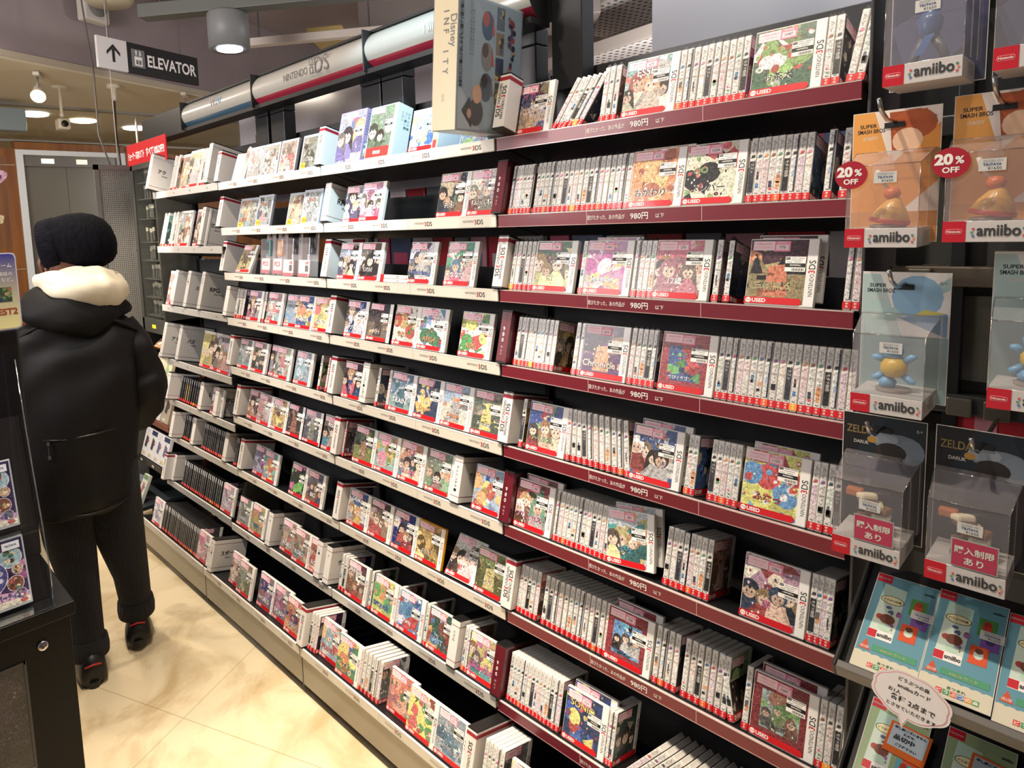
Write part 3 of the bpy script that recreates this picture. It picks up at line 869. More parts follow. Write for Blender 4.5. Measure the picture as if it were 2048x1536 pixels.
def add_divider(row, x, kind, text):
    row.nv += 1
    me, w_, D, h_ = divider_mesh(kind, text, .036 if row.key == 'A1' else .155)
    fd = 0.0
    if row.key == 'A1':
        x = .030; fd = -.044
    elif row.bay != 'D':
        x += .018 if x < -.2 else .010
    if row.bay == 'D' and x < -2.415:
        x += .11; fd = -.045
    o = link('section_divider', me, None, None, row.M(x, fd, .0006))
    y = -.0184
    nm = {'n': 'white red-topped', 'm': 'maroon price', 'c': 'white category', 'd': 'tall grey category', 'u': 'tall grey console'}[kind]
    tag(o, '%s divider box, %s from left on %s' % (nm, ordn(row.nv), row.where), 'divider', 'dividers on the ' + row.where)
    MB().box((.0005, -.0175, 0), (w_ - .0005, D - .001, .0045), BLK).obj('end_cap', o, 'black end cap')
    MB().box((.0005, -.0175, h_ - .0045), (w_ - .0005, D - .001, h_), BLK).obj('end_cap', o, 'black end cap')
    t = MB()
    if kind == 'n':
        rd = mat('9c2434', .4)
        t.box((0, y, h_ - .02), (w_, y + .0005, h_ - .010), rd).box((w_, y, h_ - .02), (w_ + .0004, D, h_ - .010), rd)
        for xx, a, top in (((w_ * .80, -90, 0), (w_ * .16, 90, 1)) if row.bay == 'A' else ((w_ * .68, -90, 0),)):
            z = .026 if not top else h_ - .028
            dz = 1 if not top else -1
            M = T((xx, y - .0003, z)) @ RY(R(a))
            t.text('NINTENDO', M, mat('4a4a4a', .5), .0088, .054)
            t.text('3', T((xx + (.001 if not top else -.001), y - .0003, z + dz * .057)) @ RY(R(a)), mat('b02030', .5), .0135, None, 'l', .02)
            t.text('DS', T((xx + (.001 if not top else -.001), y - .0003, z + dz * .068)) @ RY(R(a)), BLK, .0135, None, 'l', .01)
    elif kind == 'm':
        for i, ch in enumerate('980'):
            t.text(ch, T((w_ * .42, y, h_ - .058 - i * .016)), PAPER, .0105, None, 'c')
        for i, ch in enumerate('円以下'):
            t.text(ch, T((w_ * .42, y, h_ - .108 - i * .010)), mat('d8b8bc', .5), .006, None, 'c')
        for i in range(3):
            t.box((w_ * (.5 + .17 * i), y, .006), (w_ * (.5 + .17 * i) + .0012, y + .0004, h_ - .006), mat('7a2834', .15, 0, .6))
    else:
        rd = mat('7a2c34' if kind == 'c' else '3c3c40', .5)
        for z in (.022, h_ - .022):
            t.box((0, y, z), (w_, y + .0005, z + .0014), rd).box((w_, y, z), (w_ + .0004, D, z + .0014), rd)
        names = (text or '').split('|')
        if kind == 'u':
            t.text('WiiU', T((w_ * .42, y - .0003, h_ - .035)) @ RY(R(90)), mat('6a7c8c', .5), .016, None, 'l', .02)
        if names and names[0]:
            s = names[-1] or names[0]
            for i, ch in enumerate(s[:9]):
                t.text(ch, T((w_ * .5, y - .0003, h_ - .044 - i * .0115)), BLK, .0092, .010, 'c')
            eng = {'ア': 'ACTION', '格': 'BATTLE', 'R': 'ROLE PLAYING', 'パ': 'PUZZLE', 'シ': 'SIMULATION', 'ス': 'SPORTS', 'ゲ': 'GAME', 'レ': 'RACE', 'L': '', 'K': ''}.get(s[0], '')
            if s.startswith('アド'):
                eng = 'ADVENTURE'
            MS = T((w_ + .0006, 0, 0)) @ RZ(R(90))
            t.text('RPG' if names[0].startswith('R') else (s if len(s) > 2 else names[0]), MS @ T((.02, 0, h_ * .5)), BLK, .022, .11, 'l', .02)
            if eng:
                t.text(eng, MS @ T((.045, 0, h_ * .5 - .014)), BLK, .006, None, 'l', .02)
    if t.v:
        t.obj('lettering', o)
    return o

# ------------------------------------------------------------------ shelving
XA, XB, XC, XD = 0.829, 0.0, -0.8204, -1.6344
XE = -2.40
SPAN = {'A': (XB + .004, XA), 'B': (XC + .004, XB - .004), 'C': (XD + .004, XC - .004), 'D': (XE, XD - .004)}


def add_shelf(key, Y, Z):
    x0, x1 = SPAN[key[0]]
    r = int(key[1]) - 1
    F = T((0, Y + .009, Z + .001)) @ RX(-TILT)
    deck = Y < -.15
    depth = .205 if not deck else .39
    if key == 'D8':
        x0 = XE - .02
    o = MB().box((x0, -.004, -.014), (x1, depth, 0), SHELFBLK, .002).obj('display_shelf', None, None, F)
    tag(o, 'black sloping shelf board, %s of the %s' % (ROWN[r], BAYN[key[0]]), 'shelf', 'sloping shelves of the ' + BAYN[key[0]])
    m_ = MAROON if key[0] == 'A' else CREAM if key[0] in 'BC' else GREYRAIL
    b = MB().box((x0, -.009, -.024), (x1, -.003, .0075), m_, .001)
    b.box((x0, -.0095, .0065), (x1, -.0025, .0085), mat('c9b8b4' if key[0] == 'A' else 'e6e2da', .2, 0, .4))
    b.box((x0, -.0095, -.0255), (x1, -.0025, -.0235), mat('b08a88' if key[0] == 'A' else 'a9a49a', .2, 0, .4))
    W = x1 - x0
    if key[0] == 'A':
        for t in (1 / 3, 2 / 3):
            b.box((x0 + W * t - .0006, -.0098, -.0245), (x0 + W * t + .0006, -.009, .0075), mat('d8b0b0', .4))
    elif key[0] != 'D':
        b.box((x0 + W * .56, -.0094, -.0235), (x0 + W * .56 + .001, -.009, .0065), mat('a59f92', .4))
    rail = b.obj('price_rail', o, 'maroon price rail' if key[0] == 'A' else 'cream price rail' if key[0] in 'BC' else 'grey price rail', T((0, 0, -.0085)) @ RX(TILT))
    t = MB()
    y = -.0101
    if key[0] == 'A' and r < 8:
        xc = x0 + W * .335
        t.text('遊びたかった、あの作品が', T((xc + .0, y, -.0145)), PAPER, .0115, .098)
        t.text('980円', T((xc + .112, y, -.0165)), PAPER, .0155, .048, 'l', .01)
        t.text('以下', T((xc + .172, y, -.0145)), PAPER, .0095, .02)
    elif key[0] in 'BC':
        for k, f in enumerate((.125, .345, .60, .85)):
            xx = x0 + W * f
            t = MB()
            t.text('NINTENDO', T((xx, y, -.0095)), mat('6a6660', .5), .0062, .042)
            t.text('3', T((xx + .044, y, -.0155)), mat('b83038', .5), .0135, None, 'l', .015)
            t.text('DS', T((xx + .0545, y, -.0155)), mat('3a3836', .5), .0135, None, 'l', .005)
            t.obj('rail_lettering', rail)
        t = MB()
    elif key[0] == 'D':
        for f in (.1, .35, .6, .85):
            MB().text('Wii' if r < 4 else 'DS', T((x0 + W * f, y, -.0125)), mat('7a7874', .5), .0085).obj('rail_lettering', rail)
    if t.v:
        t.obj('rail_lettering', rail)
    return o


PALS = {}


def build_layout(text):
    rows = {}
    for block in text.strip().split('\n\n'):
        L = block.split('\n')
        key, Y, Z = L[0].split()
        Y = float(Y); Z = float(Z)
        if key != 'C4x':
            add_shelf(key, Y, Z)
        row = Row(key, Y, Z)
        rows[key] = row
        items = []
        for l in L[1:]:
            a = l.split(' ')
            items.append((a[0], float(a[1]), a[2:]))
        run = 0
        faces = [i for i in items if i[0] == 'F']
        for idx, (k, x, a) in enumerate(items):
            if k == 'V':
                add_divider(row, x, a[0], a[1] if len(a) > 1 else '')
            elif k == 'F':
                rest = ' '.join(a[4:])
                tilt = roll = 0.0
                ws = rest.split(' ')
                keep = []
                for wd in ws:
                    if wd.startswith('tilt='):
                        tilt = R(float(wd[5:]))
                    elif wd.startswith('roll='):
                        roll = R(float(wd[5:]))
                    else:
                        keep.append(wd)
                desc = ' '.join(keep); opts = ''
                if ',' in desc:
                    desc, opts = desc.split(',', 1)
                w_ = .135 if 't' in opts else CW
                nxt = min([i[1] for i in items if i[1] > x + .004 and i[0] in 'FVS'] + [9])
                depth = .003
                k2 = [i for i in items if i[0] == 'F' and x + .004 < i[1] < x + w_ - .003]
                depth += .0165 * len(k2)
                kv = [i for i in items if i[0] in 'VS' and x + .004 < i[1] < x + w_ - .003]
                prev = [i for i in items if i[0] == 'F' and i[1] <= x and i is not items[idx]]
                if kv and row.bay == 'D':
                    depth += .0
                add_face(row, x, a[0], a[1].split(','), a[2], a[3], desc, opts, tilt, roll, depth)
            elif k == 'S':
                run += 1
                x1 = float(a[0]); n = int(a[1]); end = a[2]; lean = roll = 0.0; nl = 0; opts = ''
                if ',' in end:
                    end, opts = end.split(',', 1)
                for e in a[3:]:
                    for q in e.split(','):
                        if q.startswith('lean='):
                            lean = R(float(q[5:]))
                        elif q.startswith('nl='):
                            nl = int(q[3:])
                        elif q.startswith('roll='):
                            roll = R(float(q[5:]))
                        else:
                            opts += q
                add_run(row, x, x1, n, end, lean, nl, opts, run, roll)
            elif k == 'X':
                EXTRA[a[0]](row, x)
    return rows


# ---------------------------------------- odd goods on the upper shelves
def x_bigbox(row, x):
    o = MB().box((0, 0, 0), (.148, .06, .19), mat('9a8aa8', .3, 0, .4), .001).obj('boxed_edition', None, None, row.M(x, .003, 0))
    tag(o, 'big limited edition game box with a blue printed right side on top shelf', 'game box')
    link('cover_sheet', cover_mesh('f', ['99b', 'a45', 'c98', '76a', 'dcc'], '', 'fff', 77, .142, .178, .003, .006), o)
    b = MB(); M = T((.1484, 0, 0)) @ RZ(R(90))
    for i in range(9):
        b.add([(.006, 0, .17 - i * .009), (.052 - (i % 3) * .006, 0, .17 - i * .009), (.052 - (i % 3) * .006, 0, .173 - i * .009), (.006, 0, .173 - i * .009)], [(0, 1, 2, 3)], mat('5a6a9a', .5), M)
    A = MB(); art = Art(A, .008, .02, .05, .075, -.0002); paint(art, 'p', ['def', '36a', 'ec3', 'c33'], random.Random(3))
    b.add(A.v, A.f, PAPER, M); n0 = len(b.f) - len(A.f)
    for i, k in enumerate(A.mi):
        b.mi[n0 + i] = b.m(A.mats[k])
    b.obj('side_print', o)
    link('sample_sticker', SAMPLES[2], o, 'pink sample sticker', T((.03, 0, .052)))
    link('price_label', PRICES[3], o, 'white price label', T((.1, 0, .1)))


def x_box(row, x):
    o = MB().box((0, 0, 0), (.138, .065, .182), mat('dfe4e4', .3, 0, .4), .001).obj('boxed_edition', None, None, row.M(x, .003, 0))
    tag(o, 'limited edition game box with olive front and white side on top shelf', 'game box')
    link('cover_sheet', cover_mesh('f', ['786', '675', '897', '564', 'aa9'], '', 'fff', 78, .118, .17, .003, .008), o)
    MB().box((.003, -.0008, .006), (.118, -.0004, .04), mat('b8302a', .4)).text('限定版', T((.06, -.001, .016)), PAPER, .012, .08, 'c').obj('red_panel', o)
    link('sample_sticker', SAMPLES[5], o, 'pink sample sticker', T((.0, 0, .045)))
    link('price_label', PRICES[2], o, 'white price label', T((.085, 0, .1)))
    b = MB(); M = T((.1384, 0, 0)) @ RZ(R(90))
    for i, s in enumerate(('3DS', 'ストーリー', 'ファイター')):
        for j, ch in enumerate(s):
            b.text(ch, M @ T((.02 + i * .013, 0, .15 - j * .012)), mat('5a7a7a', .5), .008, .01)
    b.obj('side_lettering', o)


def x_tall(row, x):
    o = MB().box((0, 0, 0), (.022, .15, .2), mat('d8e4ee', .25, 0, .5), .002).obj('tall_boxed_game', None, None, row.M(x, .0, 0))
    tag(o, 'tall boxed game with a yellow edged spine left of the giant box', 'game box')
    MB().box((.001, -.0006, .004), (.021, 0, .19), mat('d8b83a', .4)).box((.005, -.0012, .03), (.019, -.0006, .15), mat('c8d4ea', .4)).box((.004, -.0012, .004), (.018, -.0006, .028), mat('a8304a', .4)).text('クロニクル', T((.012, -.0016, .14)) @ RY(R(90)), mat('3a4a7a', .5), .008, .1).obj('spine_print', o)


def x_lying(row, x):
    o = MB().box((0, 0, 0), (.11, .016, .12), mat('bcd4ea', .25, 0, .4), .002).obj('display_case', None, None, row.M(x, .045, .0, R(8)))
    tag(o, 'blue game case half hidden behind the giant box on the top shelf', 'game case')
    link('cover_sheet', cover_mesh('p', ['58b', '6a5', 'db4', 'b54'], '', 'fff', 91, .104, .114, .003, .003), o)


def x_giant(row, x):
    r = empty('giant_game_box', T((-.044, -.200, 1.984)) @ RZ(R(4)) @ RY(R(4.5)))
    tag(r, 'giant shrink-wrapped game box overhanging the top shelf, text on cream spine', 'game box')
    W, D, H = .078, .272, .328
    MB().box((0, 0, 0), (W, D, H), mat('a0b2bc', .3, 0, .5), .002).obj('box', r)
    s = MB().box((.001, -.001, .002), (W - .001, 0, H - .002), mat('b8ab8a', .5))
    for i, ch in enumerate('INF ITY'):
        if ch != ' ':
            s.text(ch, T((W * .42, -.0014, .285 - i * .0235)) @ RY(R(90)), mat('4a4438', .5), .017, None, 'c', .02)
    s.text('Disney', T((W * .62, -.0014, .275)) @ RY(R(90)), mat('4a4438', .5), .026, .11, 'l', .01)
    s.text('3DS', T((W * .4, -.0014, .09)) @ RY(R(90)), mat('8a8068', .5), .008, .04)
    s.obj('spine_print', r)
    M = T((W + .0006, 0, 0)) @ RZ(R(90))
    b = MB()
    A = Art(b, .004, .006, D - .004, H - .006, 0, lambda h: mat(h, .35, 0, .3))
    A.rect(.004, .006, D - .004, H - .006, '9fb0ba'); A.poly([(.004, .006), (.1, .006), (.004, .12)], 'b8c6cc'); A.poly([(.06, .1), (.16, .2), (.06, .34)], 'a8bac4')
    rg = random.Random(5)
    for i in range(4):                         # row of pictures
        z = .262 - i * .062; A.rect(.155, z, .19, z + .056, ('5a6a7a', '8a7a5a', '2a3a5a', '6a5a3a')[i])
        for k in range(4):
            A.ell(.172 + rg.uniform(-.012, .012), z + .028 + rg.uniform(-.02, .02), .008, .008, rg.choice(('c8b04a', '3a3a40', 'b8a078', '4a6a8a')))
    for i in range(3):                         # larger plain cut-outs
        z = .245 - i * .075; A.ell(.118, z + .02, .026, .036, ('3a5a7a', '8a8a86', '4a5a6a')[i]); A.ell(.11, z + .035, .014, .018, ('b85040', '5a4030', '403028')[i]); A.poly([(.135, z), (.148, z), (.14, z + .05)], 'c05040' if i < 2 else '6a6a70')
    for k in range(46):
        A.ell(.222 + rg.uniform(-.012, .012), rg.uniform(.06, .30), rg.uniform(.004, .009), rg.uniform(.004, .009), rg.choice(('3a3a5a', '5a4a6a', 'a04040', '8a8a92', '2a2a3a', 'b89a7a')), 0, 8)
    A.poly([(.02, .05), (.05, .085), (.07, .05), (.06, .012)], '2e2e32'); A.ell(.078, .05, .03, .034, '45464a'); A.ell(.05, .045, .009, .012, 'c8a088'); A.ell(.08, .095, .02, .024, 'd8b090')
    v = MB()
    v.add(b.v, b.f, PAPER, M)
    for i, k in enumerate(b.mi):
        v.mi[i] = v.m(b.mats[k])
    for i, ch in enumerate('豊富なミニゲームが楽しめる、パーティーゲームの'):
        v.text(ch, M @ T((.018 + .0 * i, -.0012, .105 + i * .0092)) @ RY(R(-90)), mat('2a3036', .5), .0125, .0088, 'l', .02)
    for c_, n in ((.052, 16), (.062, 13)):
        for i in range(n):
            v.text('すべての遊び場面で組んで戦って'[i % 15], M @ T((c_, -.0012, .185 + i * .0085)) @ RY(R(-90)), mat('3a4248', .5), .006, .007)
    v.obj('side_print', r, 'pale blue side with small pictures')
    MB().text('3DS', T((.03, .10, -.0006)) @ RX(R(-90)), mat('b86050', .5), .02, None).obj('bottom_lettering', r)
    e = .0025
    MB().box((-e, -e, -.0015), (W + e, D + e, H + e), clear_mat('shrink_wrap', (.96, .96, .95), .015, .3), .004).obj('shrink_wrap', r)


def x_stack(row, x):
    for i in range(2):
        M = row.M(x, .004, .0006 + i * .0135) @ T((0, 0, 0)) @ RX(R(-90)) @ T((0, -CT, 0)) if False else row.M(x, .002, .0006 + i * .0135)
        o = MB().box((0, 0, 0), (CH, CW, CT), WHITE, .0016).obj('flat_case', None, None, M)
        tag(o, 'white game case lying flat, %s of a stack of two on third shelf' % ('bottom' if i == 0 else 'top'), 'game case', 'game cases lying flat on the third shelf')
        t = MB().box((.004, -.0005, .002), (CH - .004, 0, CT - .002), PAPER).box((.0, -.001, .0), (.018, -.0005, CT), RED)
        t.text('クロノ図書館' if i else 'ポケット倉庫', T((.06, -.0008, .0038)), BLK, .0055, .05)
        t.obj('spine_insert', o)


def x_popcard(row, x):
    o = MB()
    A = Art(o, 0, 0, .13, .155, 0)
    rg = random.Random(8)
    A.poly([(.0, .004), (.115, .0), (.11, .12), (.004, .125)], 'e8ddd6')
    for i in range(26):
        A.ell(rg.uniform(.01, .1), rg.uniform(.055, .12), rg.uniform(.005, .014), rg.uniform(.004, .01), rg.choice(('d85a50', 'e88a80', 'f0d8d0', 'c8453c')), rg.uniform(0, 3), 8)
    for i in range(6):
        A.rect(.008, .01 + i * .0065, .07 - (i % 3) * .01, .013 + i * .0065, '6a5a56')
    A.poly([(.085, .02), (.1, .02), (.118, .13), (.1, .15), (.085, .12)], '5a3634'); A.ell(.104, .135, .02, .018, 'b87878'); A.ell(.104, .14, .009, .011, 'd8b0a0')
    o.prism([(0, 0), (.115, 0), (.122, .145), (.1, .155), (.085, .125), (.004, .128)], 1, .0006, .004, mat('d8d0c4', .6))
    o = o.obj('promo_card', None, None, row.M(x, .006, .001, R(4)))
    tag(o, 'red and white cut-out promo card standing on the top shelf', 'promo card')


def blister(row, x, kind, n):
    r = empty('blister_pack', row.M(x, .03, 0, R(-8)))
    tag(r, ('console stand pack with %s device on a clear card, third shelf' % ('teal' if n == 0 else 'orange')) if kind == 'd' else 'charging cable pack with black coil and pink white box, %s of two' % ('left' if n == 0 else 'right'), 'accessory pack', 'accessory packs hanging on the third shelf')
    MB().box((0, .012, .0), (.075, .014, .187), mat('b9b4b0', .4), .0005).obj('backing_card', r)
    h = MB().prism([(.027, .170), (.048, .170), (.0375, .182)], 1, .010, .012, BLK)
    h.text('CHARGE' if kind != 'd' else 'STAND', T((.0375, .0098, .162)), mat('a03040', .5), .007, .06, 'c', .02); h.obj('hang_print', r)
    if kind == 'd':
        c = ('2f8a86', 'd8863a')[n]
        MB().box((.018, -.006, .085), (.058, .012, .155), mat(c, .3), .008).box((.025, -.0065, .095), (.051, -.006, .145), mat('20302f' if n == 0 else 'e9c9a0', .2), .002).obj('device', r)
        b = MB().box((.004, -.012, .012), (.072, .012, .075), mat('e8e2de', .4), .003).box((.004, -.0125, .012), (.072, -.012, .026), mat('cf5a66', .4))
        b.text('PC5' if n == 0 else 'PC3', T((.038, -.0128, .042)), mat('c83a4a', .5), .02, .055, 'c', .02); b.obj('box_front', r, 'pink and white box front')
    else:
        for k in range(4):
            MB().tube([(.02 + k * .012, .004, .115), (.02 + k * .012, -.006, .15), (.022 + k * .012, .006, .185)], .004, BLK, 6).obj('cable_loop', r)
        MB().box((.022, -.008, .095), (.056, .012, .12), mat('2a2a2c', .3), .004).obj('plug', r)
        b = MB().box((.0, -.03, .006), (.078, .012, .072), mat('e6dedb', .4), .003).box((.0, -.0305, .006), (.078, -.03, .018), mat('c8505c', .4)).box((.008, -.0306, .026), (.04, -.03, .06), PAPER).box((.048, -.0306, .026), (.07, -.03, .05), mat('4a4446', .4))
        b.text('充電', T((.05, -.0308, .054)), mat('c8323c', .5), .011, .024, 'l', .02); b.obj('box_front', r, 'pink and white box front')
    MB().box((-.001, -.034 if kind != 'd' else -.016, .004), (.079, .0118, .16), CLEAR, .004).obj('blister', r)


BL = {'blister': 0, 'cable': 0}


def x_blister(row, x):
    blister(row, x, 'd', BL['blister']); BL['blister'] += 1


def x_cable(row, x):
    blister(row, x, 'c', BL['cable']); BL['cable'] += 1


EXTRA = {'bigbox': x_bigbox, 'box': x_box, 'tall': x_tall, 'lying': x_lying, 'giant': x_giant, 'stack': x_stack, 'popcard': x_popcard, 'blister': x_blister, 'cable': x_cable}


def build_gondola():
    back = noise_mat('black_back_panel', '3a3b3d', '444547', 3, 0.4)
    fasc = noise_mat('scuffed_grey_fascia', '8f8a7c', '9a9485', 2.2, 0.33, 0, (1, 1, 1), 8, 0.25)
    for bay in 'ABCD':
        x0, x1 = SPAN[bay]
        r = empty('shelf_bay', T((x0, 0, 0))); W = x1 - x0
        lab = {'A': 'black shelving bay with maroon price rails at right', 'B': 'black shelving bay with cream rails beside the maroon rails', 'C': 'black shelving bay with cream rails in the middle', 'D': 'black shelving bay with grey rails at the far left end'}[bay]
        tag(r, lab, 'shelving', 'bays of the long game shelf')
        for z0, z1, y in ((.05, 1.60, .235), (1.75, 1.85, .235), (1.972, 2.175 if bay != 'A' else 2.165, .25)):
            MB().box((0, y, z0), (W, y + .012, z1), back, .002).obj('back_panel', r)
        for x in (-.004, W - .004):
            MB().box((x, .215, 0), (x + .0075, .233, 2.2), SHELFBLK, .001).obj('upright', r)
        if bay == 'A':
            o = MB().box((W + .006, .01, .05), (W + .012, .24, 2.13), mat('3a3a3c', .4), .002).obj('side_plate', None, None, T((x0, 0, 0)))
            tag(o, 'dark grey side plate closing the right end of the red-railed bay', 'side panel')
        r = empty('base_plinth', T((x0, 0, 0)))
        tag(r, {'A': 'grey metal plinth under the red-railed bay', 'B': 'scuffed grey metal plinth nearest the camera beside the floor', 'C': 'grey metal plinth in the middle of the long shelf', 'D': 'grey metal plinth farthest down the aisle behind the legs'}[bay], 'plinth', 'plinths of the long game shelf')
        f = MB().box((0 if bay != 'D' else -.35, -.205, .045), (W, -.195, .170), fasc, .001).obj('fascia_panel', r, 'grey metal fascia panel')
        MB().box((W - .001, -.204, .03), (W + .007, -.12, .172), mat('3a3935', .5)).obj('fascia_joint', r)
        MB().box((0 if bay != 'D' else -.35, -.175, 0), (W, -.165, .05), BLK).obj('kick_plate', r, 'black kick plate')
    # little clear stops and scuffed tape where the fascia panels meet
    # silver header sections
    def section(x0, x1, stripe, label, logo):
        r = empty('header_sign', T((x0, .12, 2.29))); W = x1 - x0
        tag(r, label, 'sign', 'sections of the header over the shelves')
        n = 14
        prof = [(-.045 * math.sin(math.pi * i / n) ** .8, .125 * i / n) for i in range(n + 1)]
        hi = .125
        sil = mat('a19f98', .27, .25, .5, 'silver_header')
        b = MB()
        vs = [(0, p[0], p[1]) for p in prof] + [(W, p[0], p[1]) for p in prof]
        k0 = 3
        b.add(vs, [(i, n + 1 + i, n + 2 + i, i + 1) for i in range(k0, n)], sil, None, True)
        b.add([(0, .0, 0), (0, .06, 0), (0, .06, hi), (0, 0, hi), (W, 0, 0), (W, .06, 0), (W, .06, hi), (W, 0, hi)], [(0, 4, 5, 1), (1, 5, 6, 2), (2, 6, 7, 3)], SHELFBLK)
        b.add([(0, p[0], p[1]) for p in prof] + [(0, .06, hi), (0, .06, 0)], [tuple(range(n + 3))[::-1]], SHELFBLK)
        b.add([(W, p[0], p[1]) for p in prof] + [(W, .06, hi), (W, .06, 0)], [tuple(range(n + 3))], SHELFBLK)
        b.obj('curved_panel', r)
        s = MB().add(vs, [(i, n + 1 + i, n + 2 + i, i + 1) for i in range(0, k0)], stripe, None, True); s.obj('colour_stripe', r)
        MB().box((0, -.035, -.016), (W, .05, 0), BLK).box((0, -.012, hi), (W, .05, hi + .008), BLK).obj('edge_trim', r)
        MB().box((-.003, -.05, -.01), (.003, .02, hi + .006), BLK, .002).obj('joint_band', r)
        if logo:
            logo(r)
    blue = mat('39566a', .25, 0, .6); mag = mat('8e2238', .25, 0, .6)

    def wiiu(r):
        t = MB().text('Wii', T((.33, -.0465, .055)), mat('77767a', .5), .042, .075).text('U', T((.415, -.0465, .06)), mat('4a86a8', .5), .03, .03, 'l', .03); t.obj('lettering', r)

    def nds(r):
        g = mat('55534f', .5)
        t = MB().text('NINTENDO', T((.26, -.0465, .05)), g, .027, .17)
        t.box((.446, -.0466, .045), (.4495, -.0462, .07), g).box((.446, -.0466, .076), (.4495, -.0462, .1), g).box((.4495, -.0466, .045), (.468, -.0462, .0485), g).box((.4495, -.0466, .0965), (.468, -.0462, .1), g).box((.4495, -.0466, .0665), (.468, -.0462, .07), g).box((.4495, -.0466, .076), (.468, -.0462, .0795), g).box((.4655, -.0466, .045), (.469, -.0462, .07), g).box((.4655, -.0466, .076), (.469, -.0462, .1), g)
        t.text('DS', T((.480, -.0468, .042)), g, .058, .09); t.obj('lettering', r)

    def nds2(r):
        t = MB().text('NINTENDO 3DS', T((.30, -.0465, .05)), mat('9a9a96', .4), .03, .25); t.obj('lettering', r)
    section(-2.14, -1.415, blue, 'silver header section lettered Wii U over a dark blue stripe', wiiu)
    section(-1.41, -.640, mag, 'silver header section lettered NINTENDO DS over a red stripe', nds)
    section(-.635, .06, mag, 'silver header section shining in cool light, partly behind the giant box', nds2)
    o = MB().box((-2.745, .10, 2.275), (-2.145, .18, 2.415), SHELFBLK, .004).obj('header_end')
    tag(o, 'plain black end of the header above the red sign', 'sign')
    # black twin boxes on the posts
    k = 0
    for x in (-1.56, -1.425, -.778, -.658, -.10, .065):
        h = 2.10
        r = empty('post_box', T((x, .17, 0)))
        tag(r, 'black rectangular post box under the header, %s from left' % ordn(k + 1), 'post', 'black post boxes behind the top shelf')
        hh = .21 if k < 4 else .40 if k == 5 else .19
        MB().box((0, 0, h), (.112 if k != 5 else .095, .06, h + hh - .05), SHELFBLK, .003).obj('box', r)
        MB().box((-.001, -.001, h + hh - .048), (.113 if k != 5 else .096, .06, h + hh), SHELFBLK, .003).obj('cap', r)
        MB().box((.03, .02, 1.95), (.08, .05, h), SHELFBLK).obj('post', r)
        k += 1
    o = MB().box((-2.4, .55, 1.9), (-.32, .57, 2.56), mat('98949a', .16, 0, .25, 'glossy_grey_panel')).obj('wall_mirror_panel'); structure(o)


def build_back_room():
    """Goods on the far side, seen through the gaps between the back panels."""
    r = empty('far_shelf', T((0, .62, 0))); tag(r, 'black shelf of goods on the far side, seen through the gaps', 'shelving')
    for z in (1.5, 1.76):
        MB().box((-1.6, 0, z), (.8, .3, z + .015), SHELFBLK).obj('board', r)
    MB().box((-1.6, .3, 0), (.8, .31, 2.1), mat('6a6468', .5)).obj('back_panel', r)
    rg = random.Random(4)
    cols = ('d83a4a', 'e9e4e2', 'e86a8a', '5a6a8a', 'f0e6ea', 'c8323c', '8a8f98', 'f2b0c0')
    i = 0
    for z in (1.516, 1.776):
        x = -1.5
        while x < .7:
            w_ = rg.uniform(.08, .16)
            o = MB().box((x, .66, z), (x + w_ - .012, .70, z + rg.uniform(.16, .22)), mat(cols[i % 8], .4, 0, .2), .003).obj('far_package')
            MB().box((x + .02, .6585, z + .03), (x + w_ - .035, .66, z + .1), mat(cols[(i * 3 + 1) % 8], .4)).obj('front_print', o)
            tag(o, 'small package on the far shelf, %s from left on its %s board' % (ordn(i % 30 + 1), 'lower' if z < 1.6 else 'upper'), 'package', 'packages on the far side')
            i += 1
            x += w_


